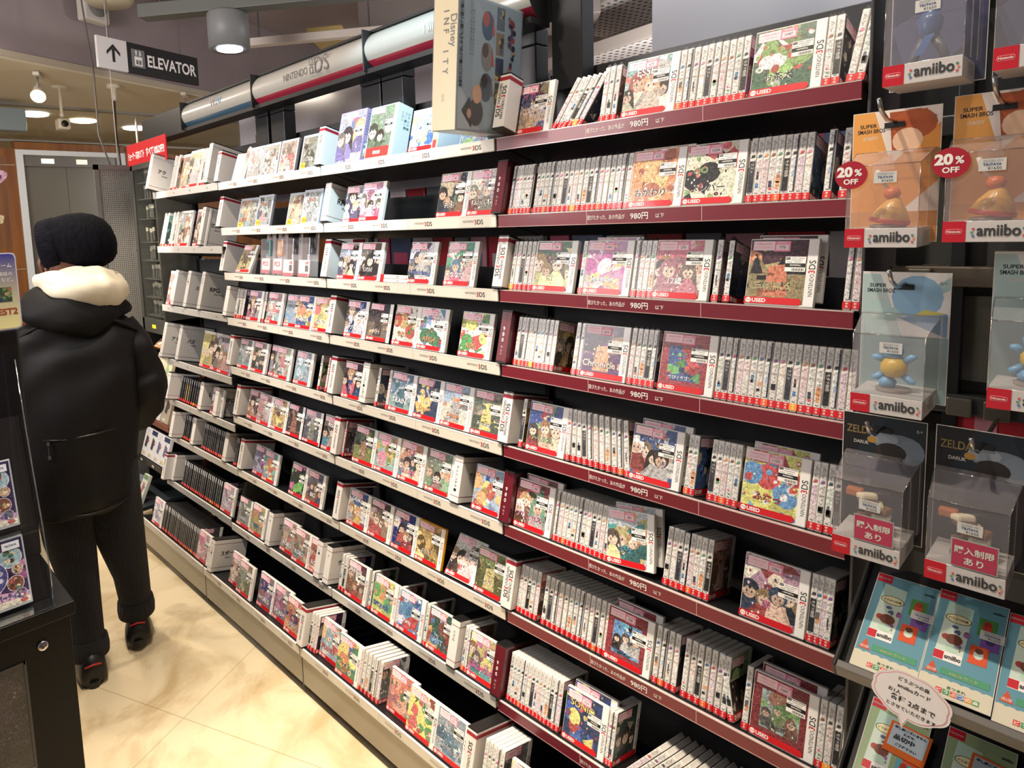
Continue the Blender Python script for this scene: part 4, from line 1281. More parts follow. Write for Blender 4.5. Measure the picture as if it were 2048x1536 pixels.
# ------------------------------------------------------------------ hanging figure packs
def stripes_card(style):
    b = MB(); W, H = .118, .216
    A = Art(b, .001, .001, W - .001, H - .001, -.0006, lambda h: mat(h, .4))
    if style == 'orange':
        A.rect(0, 0, W, H, 'e9ddd2'); A.poly([(0, .15), (0, H), (.03, H), (.075, .05), (.03, .02), (0, .02)], 'e2a052')
        A.poly([(.02, 0), (W, .1), (W, .19), (.09, .165), (0, .07)], 'dd9440'); A.poly([(.05, .212), (.1, .212), (.075, .15), (.055, .15)], 'a8522a'); A.ell(.083, .19, .030, .024, 'b4582c'); A.ell(.075, .165, .02, .02, 'ecc3a0'); A.poly([(.03, .13), (.055, .145), (.06, .12), (.03, .115)], 'e8b088')
        A.rect(0, 0, W, .05, 'c98a4a')
    elif style == 'teal':
        A.rect(0, 0, W, H, 'e6e2de'); A.poly([(0, .15), (0, .212), (.025, .212), (.06, .1), (.04, .09), (0, .13)], 'b3cbc9'); A.poly([(.0, .10), (W, .19), (W, .21), (0, .125)], 'a9c7c5')
        A.ell(.075, .175, .034, .036, '8fb6d2'); A.poly([(.06, .135), (.115, .125), (.115, .15), (.085, .155)], 'cfc068'); A.rect(0, 0, W, .11, '8fa6a8'); A.poly([(.05, .14), (.115, .11), (.115, .15)], '7fa0c0')
    elif style == 'dark':
        A.rect(0, 0, W, H, '141418'); A.poly([(0, .1), (W, .14), (W, H), (.05, H)], '16222c'); A.ell(.078, .172, .034, .016, '6f7a86'); A.ell(.06, .178, .02, .012, '8b95a0'); A.ell(.098, .16, .018, .022, '76828e'); A.ell(.07, .155, .022, .016, '2a2422'); A.ell(.06, .12, .04, .02, '1d2540'); A.ell(.043, .172, .007, .006, 'a8803a')
    else:
        A.rect(0, 0, W, H, '3c4056'); A.poly([(0, .05), (.07, .212), (0, .212)], '2f3550'); A.poly([(.03, 0), (W, .08), (W, .16), (.0, .1)], '4b5070')
    if style in ('orange', 'teal'):
        y = A.y - .000012 * (A.k + 6)
        b.text('SUPER', T((.022, y, .190)), BLK, .0062, .024, 'c', .02)
        b.text('SMASH BROS', T((.026, y, .181)), BLK, .0068, .038, 'c', .02)
        b.text('DAISY' if style == 'orange' else 'SQUIRTLE', T((.026, y, .170)), mat('d8d2c8', .5), .0055, .024, 'c', .01)
        b.text('6+', T((.104, y, .196)), mat('6a6a6a', .5), .006)
    elif style == 'dark':
        y = A.y - .000012 * (A.k + 6)
        b.text('ZELDA', T((.026, y, .180)), mat('8a7548', .5), .0135, .040, 'c', .01)
        b.text('DARUK', T((.028, y, .162)), mat('c0bcb4', .5), .006, .022, 'c', .02)
        b.text('6+', T((.104, y, .196)), mat('b0b0b0', .5), .006)
    b.box((0, -.0005, 0), (W, .0005, H), mat('e2ded8', .5))
    b.box((.044, -.0030, .187), (.071, -.0022, .196), BLK, .0005)
    return b.mesh('backing_card')


CARDS = {}
AMIIBO = None


def base_tray():
    b = MB(); W, D, H = .093, .100, .030
    b.box((0, -D, 0), (W, 0, H), mat('cfcbc9', .35, 0, .3), .0008)
    y = -D - .0006
    b.box((0, y, 0), (.026, y + .0005, H), mat('c4162a', .35, 0, .3))
    b.prism([(.005, .0115), (.021, .0115), (.0225, .014), (.0225, .0165), (.021, .019), (.005, .019), (.0035, .0165), (.0035, .014)], 1, y - .0003, y - .0001, mat('e8a0a4', .5))
    b.prism([(.0053, .0122), (.0207, .0122), (.0219, .0142), (.0219, .0163), (.0207, .0183), (.0053, .0183), (.0041, .0163), (.0041, .0142)], 1, y - .0005, y - .0003, mat('c4162a', .5))
    b.text('Nintendo', T((.013, y - .0007, .0136)), PAPER, .0034, .0155, 'c', .02)
    b.text('amiibo', T((.061, y - .0004, .0085)), mat('3a3a3c', .5), .0165, .046, 'c', .022)
    for i, (dx, dz, c) in enumerate(((-.027, .019, 'd84a50'), (-.0285, .014, '5aa06a'), (-.027, .009, '4a7ac0'), (.026, .019, '3a8a6a'), (.0275, .014, 'e88a5a'), (.026, .009, 'd84a50'))):
        b.box((.061 + dx - .0013, y - .0006, dz - .0013), (.061 + dx + .0013, y - .0001, dz + .0013), mat(c, .5))
    M = T((W + .0004, -D + .03, 0)) @ RZ(R(90))
    for i in range(6):
        b.add([(.012, 0, .023 - i * .003), (.055 - (i % 3) * .005, 0, .023 - i * .003), (.055 - (i % 3) * .005, 0, .0242 - i * .003), (.012, 0, .0242 - i * .003)], [(0, 1, 2, 3)], mat('8f8b89', .5), M)
    return b.mesh('base_tray')


def blister_mesh():
    W, D = .093, .098
    out = [(0, .030), (-D, .030), (-D, .128), (-D * .25, .152), (0, .152)]
    b = MB()
    # curved-top clear shell, front corner higher at right as in a trapezoid
    n = len(out)
    w0 = lambda y: -.008 * (1 + y / D)
    vs = [(0.0005 + w0(p[0]), p[0], p[1]) for p in out] + [(W - w0(p[0]) * .9, p[0], p[1]) for p in out]
    b.add(vs, [(0, 1, 2, 3, 4)[::-1], (5, 6, 7, 8, 9), (1, 6, 7, 2)[::1], (2, 7, 8, 3), (3, 8, 9, 4)], CLEAR)
    rim = clear_mat('blister_edge', (.9, .9, .9), .35, .1)
    for p, q in ((1, 2), (2, 3), (6, 7), (7, 8), (2, 7), (3, 8), (1, 6)):
        b.tube([vs[p], vs[q]], .0007, rim, 5)
    return b.mesh('blister')


def figure_parts(style, r):
    """Plain stand-in ornaments in the colours of what the pack shows; no character is modelled."""
    c = (.046, -.050, .030)
    def lathe(name, prof, h, dx=0, dy=0, dz=0, tilt=0):
        MB().lathe(prof, mat(h, .35, 0, .3), T((c[0] + dx, c[1] + dy, c[2] + dz)) @ RY(tilt), 18).obj(name, r)
    lathe('stand', [(0, 0), (.024, 0), (.024, .004), (.022, .005), (0, .005)], '9c8f84' if style != 'dark' else '6a6a60')
    if style == 'orange':
        lathe('ornament_skirt', [(0, .006), (.024, .008), (.026, .014), (.02, .028), (.012, .04), (.007, .048), (0, .048)], 'd8a048', 0, 0, 0, R(10))
        lathe('ornament_hem', [(.021, .006), (.027, .007), (.0275, .013), (.0235, .016)], 'c4432a', 0, 0, 0, R(10))
        lathe('ornament_body', [(0, .044), (.009, .046), (.012, .054), (.008, .062), (0, .064)], 'd86a28', .004)
        MB().tube([(c[0] - .002, c[1], .092), (c[0] - .014, c[1], .108), (c[0] - .016, c[1], .122)], [.003, .0025, .0035], mat('e8d8c4', .4)).obj('ornament_arm', r)
    elif style == 'teal':
        lathe('ornament_body', [(0, .022), (.012, .024), (.018, .034), (.018, .044), (.012, .054), (0, .056)], 'd9b23c', 0, 0)
        lathe('ornament_top', [(0, .052), (.012, .055), (.015, .066), (.011, .076), (0, .079)], '6fa8d0', -.002)
        for sx, z0, sz in ((-1, .05, .004), (1, .05, .008), (-1, .026, -.006), (1, .026, -.008)):
            MB().tube([(c[0] + sx * .014, c[1], c[2] + z0), (c[0] + sx * .024, c[1] - .003, c[2] + z0 + sz), (c[0] + sx * .029, c[1] - .004, c[2] + z0 + sz * 1.2)], [.006, .0055, .003], mat('6fa8d0', .35, 0, .3)).obj('ornament_limb', r)
        lathe('ornament_foot', [(0, .005), (.01, .006), (.013, .014), (.008, .022), (0, .024)], '6fa8d0', -.008)
    elif style == 'dark':
        rg = random.Random(3)
        for i in range(9):
            z = .006 + i * .0062
            h = ('8a5a34', 'd8c8a4', '6a4a34', 'e4d8ba', '9a6a3a')[i % 5]
            a = rg.uniform(0, 6)
            MB().box((-.013, -.011, 0), (.013, .011, .012), mat(h, .5), .004).obj('ornament_block', r, None, T((c[0] + .011 * math.cos(a), c[1] + .006 * math.sin(a), c[2] + z)) @ RZ(a) @ RX(rg.uniform(-.3, .3)))
        MB().box((-.012, -.008, -.006), (.012, .008, .008), mat('b4683a', .5), .003).obj('ornament_bar', r, None, T((c[0] - .028, c[1] + .004, .092)))
        MB().tube([(c[0] - .02, c[1] + .006, .09), (c[0] + .02, c[1] + .01, .098)], .005, mat('2a221e', .5)).obj('ornament_rod', r)
    else:
        lathe('ornament_body', [(0, .036), (.01, .038), (.014, .052), (.016, .066), (.010, .078), (0, .08)], '3d5a8c', 0)
        for sx in (-1, 1):
            MB().tube([(c[0] + sx * .006, c[1], .070), (c[0] + sx * .016, c[1], .05), (c[0] + sx * .02, c[1], .035)], [.007, .006, .006], mat('5a5e66', .4)).obj('ornament_leg', r)
        MB().poly([(c[0] - .004, c[1] - .014, .072), (c[0] + .008, c[1] - .014, .074), (c[0] - .004, c[1] - .018, .045), (c[0] - .016, c[1] - .018, .043)], mat('3f6aa8', .5)).obj('ornament_cloth', r)


def sticker_round(r):
    b = MB()
    b.poly([(.022 * math.cos(2 * math.pi * i / 28), 0, .022 * math.sin(2 * math.pi * i / 28)) for i in range(28)], mat('a81c30', .4))
    b.text('20', T((-.019, -.0004, -.003)), PAPER, .0165, .022, 'l', .05)
    b.text('%', T((.0045, -.0004, -.002)), PAPER, .011, .014, 'l', .03)
    b.text('OFF', T((0, -.0004, -.0145)), PAPER, .0085, .02, 'c', .03)
    b.obj('discount_sticker', r, 'round dark red 20% OFF sticker', T((.006, -.1005, .115)))


def shop_label(r, x, y, z, price='¥1650', a=0.0):
    b = MB().box((0, 0, 0), (.029, .0004, .017), mat('cfd0cc', .5))
    b.text('20200101', T((.0145, -.0003, .0118)), mat('9aa0a0', .5), .0038, .026, 'c')
    b.text('TSUTAYA', T((.0145, -.0003, .0070)), mat('28407c', .5), .0034, .02, 'c', .03)
    b.text(price, T((.017, -.0003, .0015)), mat('5a5e60', .5), .0042, .018, 'c')
    b.obj('shop_label', r, 'small grey shop price label', T((x, y, z)) @ RY(a))


def figure_pack(x, z, style, label, off=False, limit=False, dx=-.010, tilt=0):
    global AMIIBO
    if style not in CARDS:
        CARDS[style] = stripes_card(style)
    if AMIIBO is None:
        AMIIBO = (base_tray(), blister_mesh())
    r = empty('figure_pack', T((x, -.0655, z)) @ RY(R(tilt)))
    tag(r, label, 'figure pack', 'hanging figure packs')
    link('backing_card', CARDS[style], r, None, T((dx, 0, .004)))
    link('base_tray', AMIIBO[0], r)
    link('blister', AMIIBO[1], r, 'clear plastic blister')
    figure_parts(style, r)
    if off:
        sticker_round(r)
    shop_label(r, .036, -.0995, .100 if style != 'dark' else .085)
    if limit:
        b = MB().box((0, 0, 0), (.054, .0005, .044), mat('9fb0a8', .5)).box((.0015, -.0003, .0015), (.0525, 0, .0425), mat('b43a58', .45))
        b.text('購入制限', T((.027, -.0006, .022)), mat('d8e0d4', .5), .0115, .046, 'c', .02).text('あり', T((.027, -.0006, .006)), mat('d8e0d4', .5), .0115, None, 'c', .02)
        b.obj('limit_sticker', r, 'crimson purchase limit sticker', T((.030, -.1008, .032)))
    # chrome hook it hangs on
    h = empty('display_hook', T((x + dx + .0575, .035, z + .208)))
    tag(h, 'chrome display hook carrying the ' + label.split(' hanging')[0].split(' at ')[0], 'hook', 'chrome display hooks')
    MB().tube([(0, .10, -.004), (0, -.15, -.008), (-.002, -.178, .004), (-.004, -.188, .022)], .0032, STEEL, 8).obj('prong', h)
    MB().box((-.012, .096, -.025), (.012, .104, .01), mat('8a8a88', .3, .8)).obj('mount', h)
    return r


def build_packs():
    P = mat('141516', .4)
    r = empty('hook_wall', T((.86, .1, 0))); tag(r, 'dark hook wall behind the hanging figure packs at right', 'display wall')
    MB().box((0, .02, 1.12), (.9, .05, 1.36), P).box((0, .02, 1.9), (.9, .05, 2.4), P).box((0, .04, .5), (.9, .06, 2.4), mat('4a4a48', .6)).obj('panel', r)
    for z, h in ((1.62, '6d6458'), (1.39, '4c4f4e'), (1.885, '3a3b3b'), (2.12, '3a3b3b')):
        MB().box((0, -.004, z - .018), (.9, .02, z + .018), mat(h, .35, .5), .003).obj('cross_bar', r)
    for x in (.085, .30, .52):
        MB().box((x, .0, .5), (x + .022, .03, 2.4), P, .002).obj('slotted_post', r)
    g = MB().box((.105, .018, 1.43), (.29, .022, 1.585), mat('4b4a40', .25), .004).box((.185, .0165, 1.49), (.189, .018, 1.55), mat('8a4a48', .5)); g.obj('plaque', r)
    g = MB().box((.105, .01, 1.33), (.29, .02, 1.372), mat('c0283a', .5)).box((.13, .008, 1.33), (.16, .01, 1.372), mat('c88a9a', .5)); g.obj('red_panel', r)
    for i, (x, z) in enumerate(((.905, 1.62), (1.02, 1.39), (.97, 1.39))):
        MB().box((x - .86 - .018, -.012, z - .02), (x - .86 + .018, -.004, z + .014), mat('77736a', .35, .6), .003).obj('hook_plate', r)
    figure_pack(.894, 1.930, 'blue', 'hanging pack with dark blue ornament at the upper right corner', dx=-.012)
    figure_pack(1.019, 1.930, 'blue', 'dark blue hanging pack cut off by the top right edge', dx=-.012)
    figure_pack(.852, 1.686, 'orange', 'left orange hanging pack with 20% OFF sticker and orange ornament', True, dx=-.018)
    figure_pack(.974, 1.694, 'orange', 'right orange hanging pack with 20% OFF sticker and orange ornament', True, dx=-.008)
    figure_pack(.868, 1.420, 'teal', 'white and teal hanging pack with blue and yellow ornament in full view', dx=-.012)
    figure_pack(1.033, 1.455, 'teal', 'white and teal hanging pack cut off by the right edge', dx=-.011)
    figure_pack(.849, 1.1705, 'dark', 'left dark hanging pack with crimson sticker over brown ornament', False, True, -.014)
    figure_pack(.973, 1.172, 'dark', 'right dark hanging pack with crimson sticker over brown ornament', False, True, -.009)


def card_sheet(style):
    b = MB(); W, H = .086, .196
    A = Art(b, .001, .001, W - .001, H - .001, -.0006, lambda h: mat(h, .4))
    rg = random.Random(11)
    bg = '6297a8' if style == 'b' else '93a880'
    A.rect(0, 0, W, H, bg); A.rect(0, 0, W, .026, 'd8d2ba')
    for i in range(7):
        A.ell(W * (i + .5) / 7, .026, .008, .006, 'd8d2ba', 0, 10)
    A.rect(0, .178, .022, H, 'c01c30')
    # sachet
    A.poly([(.010, .062), (.044, .062), (.046, .172), (.014, .176)], 'cfe0d2'); A.poly([(.012, .14), (.045, .138), (.046, .172), (.014, .176)], 'b6d4c6')
    A.ell(.030, .145, .0165, .009, '4a4a2a'); A.ell(.030, .145, .0152, .0078, 'f0e8b8')
    for i in range(16):
        A.ell(rg.uniform(.014, .044), rg.uniform(.082, .13), rg.uniform(.003, .0065), rg.uniform(.003, .0065), rg.choice(('8a5a44', 'b4483c', 'e9dcc8', '5a6a8a', 'e0c050', '7a9a6a', '9a6aa0', 'f0f0ea')), 0, 9)
    A.ell(.030, .105, .0105, .010, '7a4838'); A.ell(.030, .088, .009, .008, 'bcd8c4')
    A.rect(.010, .062, .044, .079, 'f2f0ec'); A.rect(.010, .063, .022, .078, 'c8202e')
    for i, (x, z, c) in enumerate(((.054, .128, '4a8a44'), (.060, .105, '7a52a0'), (.050, .074, 'd8542c')) if style == 'b' else ((.052, .07, '5aa8b4'), (.060, .10, 'd8542c'))):
        A.rect(x, z, x + .022, z + .034, c); A.ell(x + .011, z + .018, .006, .008, ('c8402e', '4a3a6a', 'cfe0d0')[i]); A.ell(x + .011, z + .025, .005, .005, ('a83428', '302848', '5a3a2c')[i])
    A.poly([(.004, .036), (.020, .036), (.012, .056)] if style == 'b' else [(.004, .034), (.024, .034), (.024, .046), (.014, .056), (.004, .046)], 'd0522e')
    A.rect(.022, .038, .080, .050, '4d9a74')
    y = A.y - .000012 * (A.k + 8)
    t = lambda s, x, z, h, wd, c, al='l', bo=.01: b.text(s, T((x, y, z)), ink(c), h, wd, al, bo)
    t('Nintendo', .011, .184, .0042, .018, 'f0c8c8', 'c'); t('amiibo', .068, .176, .005, .014, '2a3a44', 'l', .03)
    t('どうぶつの森', .030, .1425, .0042, .025, '4a4a2a', 'c', .02); t('amiibo', .033, .0665, .0085, .02, '3a3a3c', 'c', .04); t('第5弾' if style == 'b' else '第1弾', .012, .038, .006, .012, 'f4dcc8', 'c', .01)
    t('amiibo カード', .050, .0415, .005, .05, 'd8b060', 'c', .02)
    for i, ch in enumerate('どうぶつの森'):
        A.rect(.022 + i * .0085, .006, .0295 + i * .0085, .0145, ('d8443c', '3f9a6a', 'd85a3a', '3f6ab0', 'e0902c', '4a9a4a')[i])
        b.text(ch, T((.0258 + i * .0085, y - .0001, .0072)), PAPER, .006, None, 'c', .02)
    t('あつまれ', .045, .0165, .005, .03, '3f8a4a', 'c', .02)
    b.box((0, -.0005, 0), (W, .001, H), mat('dcd8d0', .5))
    return b.mesh('card_pack')


def build_card_trays():
    for zi, (z0, y0, st) in enumerate(((1.0, -.205, 'b'), (.757, -.205, 'g'))):
        L = .195; ang = math.atan2(.087, .172)       # sheet slopes up towards the wall
        F = T((.885, y0, z0)) @ RX(ang - R(90))
        r = empty('card_tray', F)
        tag(r, 'sloping black tray holding the %s' % ('blue card packs' if st == 'b' else 'green sold-out card packs'), 'tray')
        g = mat('4a4a4a', .4, .3)
        MB().box((-.01, .004, -.012), (.40, .010, L + .03), SHELFBLK).obj('tray_back', r)
        MB().box((-.01, -.016, -.02), (.40, .010, -.006), mat('6f6c68', .35, .3), .002).obj('front_lip', r, 'grey front lip')
        MB().box((-.014, -.018, -.02), (-.008, .012, L + .03), SHELFBLK, .002).obj('side_wall', r)
        me = card_sheet(st)
        names = {'b': ('leftmost blue card pack in the upper sloping tray', 'middle blue card pack in the upper tray, behind the speech-bubble note', 'rightmost blue card pack in the upper tray, cut by the edge'),
                 'g': ('leftmost green card pack in the lower tray with orange sold-out card', 'middle green card pack in the lower tray with orange sold-out card', 'rightmost green card pack in the lower tray, cut by the edge')}[st]
        for i in range(3):
            o = link('card_pack', me, None, None, F @ T((.004 + i * (.087 if st == 'b' else .108), -.002 - (.003 if i == 1 else 0), .002 + (.003 if i == 1 else 0))))
            tag(o, names[i], 'card pack', ('blue' if st == 'b' else 'green') + ' card packs in the trays')
            if st == 'b':
                shop_label(o, .058, -.003, .122)
            elif i < 2:
                b = MB().box((0, -.004, 0), (.058, -.003, .058), mat('dd6a24', .35, 0, .4), .001).box((.004, -.0046, .012), (.054, -.004, .054), mat('b9c8d4', .35, 0, .4), .0005)
                for k, (s, z, h) in enumerate((('申し訳ございません', .046, .0055), ('ただ今、', .0385, .005), ('品切中', .026, .010), ('ご了承下さい', .0155, .005))):
                    b.text(s, T((.029 if k != 2 else .024, -.0052, z)), BLK, h, .044, 'c', .03)
                b.obj('sold_out_card', o, 'orange framed sold-out card', T((.030, 0, .108)) @ RY(R(4)))
    # speech bubble note clipped to the tray lip
    b = MB()
    rg = random.Random(2)
    def cloud(rad, y, m_, n=60):
        pts = []
        for i in range(n):
            a = 2 * math.pi * i / n
            bump = 1 + .055 * abs(math.sin(a * 4.0))
            pts.append((rad * 1.32 * math.cos(a) * bump, y, rad * .95 * math.sin(a) * bump))
        b.poly(pts, m_)
        b.poly([(-.012 * rad / .03, y + .00005, -.7 * rad), (.004 * rad / .03, y + .00005, -.8 * rad), (-.002, y + .00005, -1.35 * rad)], m_)
    cloud(.036, 0, mat('efe8e4', .5)); cloud(.0335, -.0003, mat('e8a0a4', .5)); cloud(.0325, -.0005, mat('f2ece8', .5))
    for i, (s, x, wd, h) in enumerate((('どうぶつの森', 0, .045, .0062), ('amiiboカード', .002, .052, .0062), ('お1人', -.02, .02, .0062), ('各種 2点まで', .004, .056, .0092), ('とさせていただきます', .004, .06, .0055))):
        b.text(s, T((x, -.001, .019 - i * .0105)), BLK, h, wd, 'c', .015)
    o = b.obj('note_card', None, None, T((.975, -.232, 1.003)) @ RY(R(7)) @ RX(R(-12)))
    tag(o, 'white cloud shaped handwritten note clipped to the blue card pack tray', 'note')

# ------------------------------------------------------------------ far left: cabinet, mesh screen, accessory rack
def build_far_left():
    m = mat('33332f', .4)
    r = empty('memory_card_cabinet', T((-2.80, .03, 1.17)))
    tag(r, 'dark glass-fronted cabinet of small cards under the red sign', 'cabinet')
    W, H, D = .345, .985, .25
    b = MB().box((0, 0, 0), (.03, D, H), m, .002).box((W - .01, 0, 0), (W, D, H), m, .002).box((0, D - .02, 0), (W, D, H), mat('4c4a44', .6)).box((0, 0, H - .03), (W, D, H), m).box((0, 0, 0), (W, D, .085), m, .002)
    b.obj('body', r)
    MB().box((.03, .004, .085), (W - .01, .007, H - .03), GLASS).obj('glass_door', r)
    MB().box((.15, -.002, .03), (.20, 0, .05), mat('e8d020', .5)).obj('yellow_label', r)
    zs = (2.114, 2.02, 1.904, 1.769, 1.661, 1.552, 1.443, 1.333)
    pk = MB().box((0, 0, 0), (.020, .006, .022), mat('e9dfc8', .6)).box((.001, .001, -.055), (.019, .004, 0), mat('6a6862', .3)).box((.002, 0, -.004), (.018, .001, .0), mat('8a8478', .5)).mesh('memory_card_pack')
    rg = random.Random(6)
    for row, z in enumerate(zs):
        MB().box((.03, .02, z - 1.17 - .068), (W - .01, D - .03, z - 1.17 - .062), mat('55534c', .5)).obj('shelf', r)
        n = (3, 5, 4, 4, 9, 7, 8, 9)[row]
        for i in range(n):
            x = -2.755 + i * .0235 * (1 if n > 6 else 1.3) + rg.uniform(0, .006) + (i // 3) * .012
            if x > -2.49:
                continue
            o = link('memory_card_pack', pk, None, None, T((x, .075 + rg.uniform(0, .02), z - .006 + rg.uniform(-.004, .008))) @ RY(rg.uniform(-.06, .06)))
            tag(o, 'small memory card pack with white tag, %s on the %s row in the glass cabinet' % (ordn(i + 1), ordn(row + 1)), 'card pack', 'memory card packs in the glass cabinet')
    # red sign on top
    a = Vector((-2.909, .06, 2.15)); e = Vector((-2.324, .06, 2.15))
    r = empty('red_sign', T(a)); L = (e - a).length
    tag(r, 'tilted red sign with white Japanese lettering at the far end of the shelf', 'sign')
    b = MB().box((0, 0, 0), (L, .006, .135), mat('a8161e', .4), .001); b.obj('board', r)
    MB().text('ショーケース内のソフト', T((.02, -.001, .042)), PAPER, .05, .25, 'l', .02).text('すべて10%OFF!!', T((.30, -.001, .042)), PAPER, .05, .26, 'l', .02).obj('lettering', r)
    # perforated screen
    pm = bpy.data.materials.new('perforated_grey_steel'); pm.use_nodes = True
    nt = pm.node_tree; b = nt.nodes['Principled BSDF']; tc = nt.nodes.new('ShaderNodeTexCoord'); v = nt.nodes.new('ShaderNodeTexVoronoi')
    v.inputs['Scale'].default_value = 85; v.inputs['Randomness'].default_value = 0.0
    cr = nt.nodes.new('ShaderNodeValToRGB'); cr.color_ramp.interpolation = 'CONSTANT'
    cr.color_ramp.elements[0].color = (0, 0, 0, 1); cr.color_ramp.elements[1].position = 0.26; cr.color_ramp.elements[1].color = (1, 1, 1, 1)
    b.inputs['Base Color'].default_value = rgb('77756f') + (1,); b.inputs['Roughness'].default_value = .45; b.inputs['Metallic'].default_value = .3
    nt.links.new(tc.outputs['Object'], v.inputs[0]); nt.links.new(v.outputs['Distance'], cr.inputs[0]); nt.links.new(cr.outputs[0], b.inputs['Alpha'])
    r = empty('mesh_screen', T((-2.9, -.145, 0)))
    tag(r, 'grey perforated metal screen standing beside the glass cabinet', 'screen')
    MB().box((-.004, .02, .1), (0, .22, 2.14), pm).obj('perforated_sheet', r)
    fm = mat('5e5c57', .45, .3)
    MB().box((-.012, 0, 0), (.008, .025, 2.17), fm).box((-.012, .205, 0), (.008, .23, 2.17), fm).box((-.012, 0, 2.14), (.008, .23, 2.17), fm).box((-.012, 0, 1.17), (.006, .23, 1.19), fm).obj('frame', r)
    MB().lathe([(0, 0), (.012, 0), (.012, .02), (0, .022)], STEEL, T((.008, .215, 1.66)) @ RY(R(90)), 12).obj('lock', r)
    # accessory rack below the cabinet
    r = empty('accessory_rack', T((-2.83, 0, 0))); tag(r, 'black rack of accessory packs under the glass cabinet', 'shelving')
    MB().box((0, .2, 0), (.375, .22, 1.16), SHELFBLK).box((0, 0, 0), (.01, .2, 1.16), SHELFBLK).obj('back_panel', r)
    for z, y, h, nm in ((.87, .02, '3a2a26', 'shelf_board'), (.64, 0, '7a4a3c', 'shelf_board'), (.41, -.06, '1e1c1c', 'shelf_board'), (.22, -.21, '2a3034', 'deck_board')):
        b = MB().box((0, y, z - .02), (.375, .2, z), mat(h, .4)).box((0, y - .004, z - .03), (.375, y, z + .004), mat(h, .4)).obj(nm, r)
        if z < .5:
            MB().text('PSP', T((.06, y - .005, z - .022)), PAPER, .016, None, 'l', .03).text('PSP', T((.24, y - .005, z - .022)), PAPER, .016, None, 'l', .03).obj('rail_lettering', b)
    def pack(x, y, z, w_, h, lab, bg, col, tilt=18, seed=1):
        o = MB().box((0, 0, 0), (w_, .02, h), mat(bg, .4, 0, .3), .001).obj('accessory_pack', None, None, T((x, y, z)) @ RX(R(-tilt)))
        b = MB(); A = Art(b, .003, .003, w_ - .003, h - .003, -.0003)
        A.rect(.003, .003, w_ - .003, h - .003, bg); A.rect(.003, h * .82, w_ - .003, h, col[0])
        A.poly([(w_ * .25, h * .35), (w_ * .6, h * .3), (w_ * .75, h * .65), (w_ * .35, h * .75)], col[1]); A.ell(w_ * .72, h * .55, w_ * .13, w_ * .13, col[2]); A.rect(w_ * .1, h * .06, w_ * .6, h * .16, col[3])
        b.obj('front_print', o)
        tag(o, lab, 'accessory pack', 'accessory packs left of the far bay')
    pack(-2.72, .03, .875, .11, .17, 'cream accessory pack left on the topmost rack board', 'd8cba4', ('c8b890', 'b8a878', '6a9a5a', 'c83a3a'))
    pack(-2.60, .03, .875, .11, .19, 'pale yellow accessory pack right on the topmost rack board', 'cfc39a', ('b8ac84', '8fae6a', 'd8cca4', 'a89a70'))
    pack(-2.66, .03, 1.0 + .09, .10, .06, 'small brown and gold carton lying above the cream packs', '9a6a34', ('b88a4a', 'e0d0a8', '7a4a24', 'c8a068'), 50)
    pack(-2.72, .01, .645, .10, .16, 'white accessory pack with red print on the brown rack board', 'e6e0d8', ('d8cfc4', 'b8685a', '8a5a4a', 'c8bcb0'))
    pack(-2.60, .01, .645, .10, .18, 'beige accessory pack with dark windows on the brown rack board', 'b8a88c', ('cbbd9c', '4a4038', '5a4c40', 'd8cba8'))
    for i in range(4):
        pack(-2.80 + i * .092, -.05, .415, .088, .17, 'white and navy accessory pack, %s of four on the second rack board from below' % ordn(i + 1), 'e9e9ec', ('e4e4ea' if i % 2 == 0 else '2c3468', '3a3c4a' if i < 2 else '5a6aa0', 'c8505c', 'd8c868'))
    pack(-2.70, -.16, .225, .10, .12, 'grey clear accessory pack at the bottom left of the rack', '7a8890', ('6a7880', '3a4248', 'd8d4c8', '9aa6ac'), 30)
    pack(-2.58, -.18, .225, .07, .16, 'narrow colourful accessory pack at the bottom of the rack', 'd8dccc', ('6a9a5a', 'c8583c', '4a7ab0', 'c8323c'), 25)


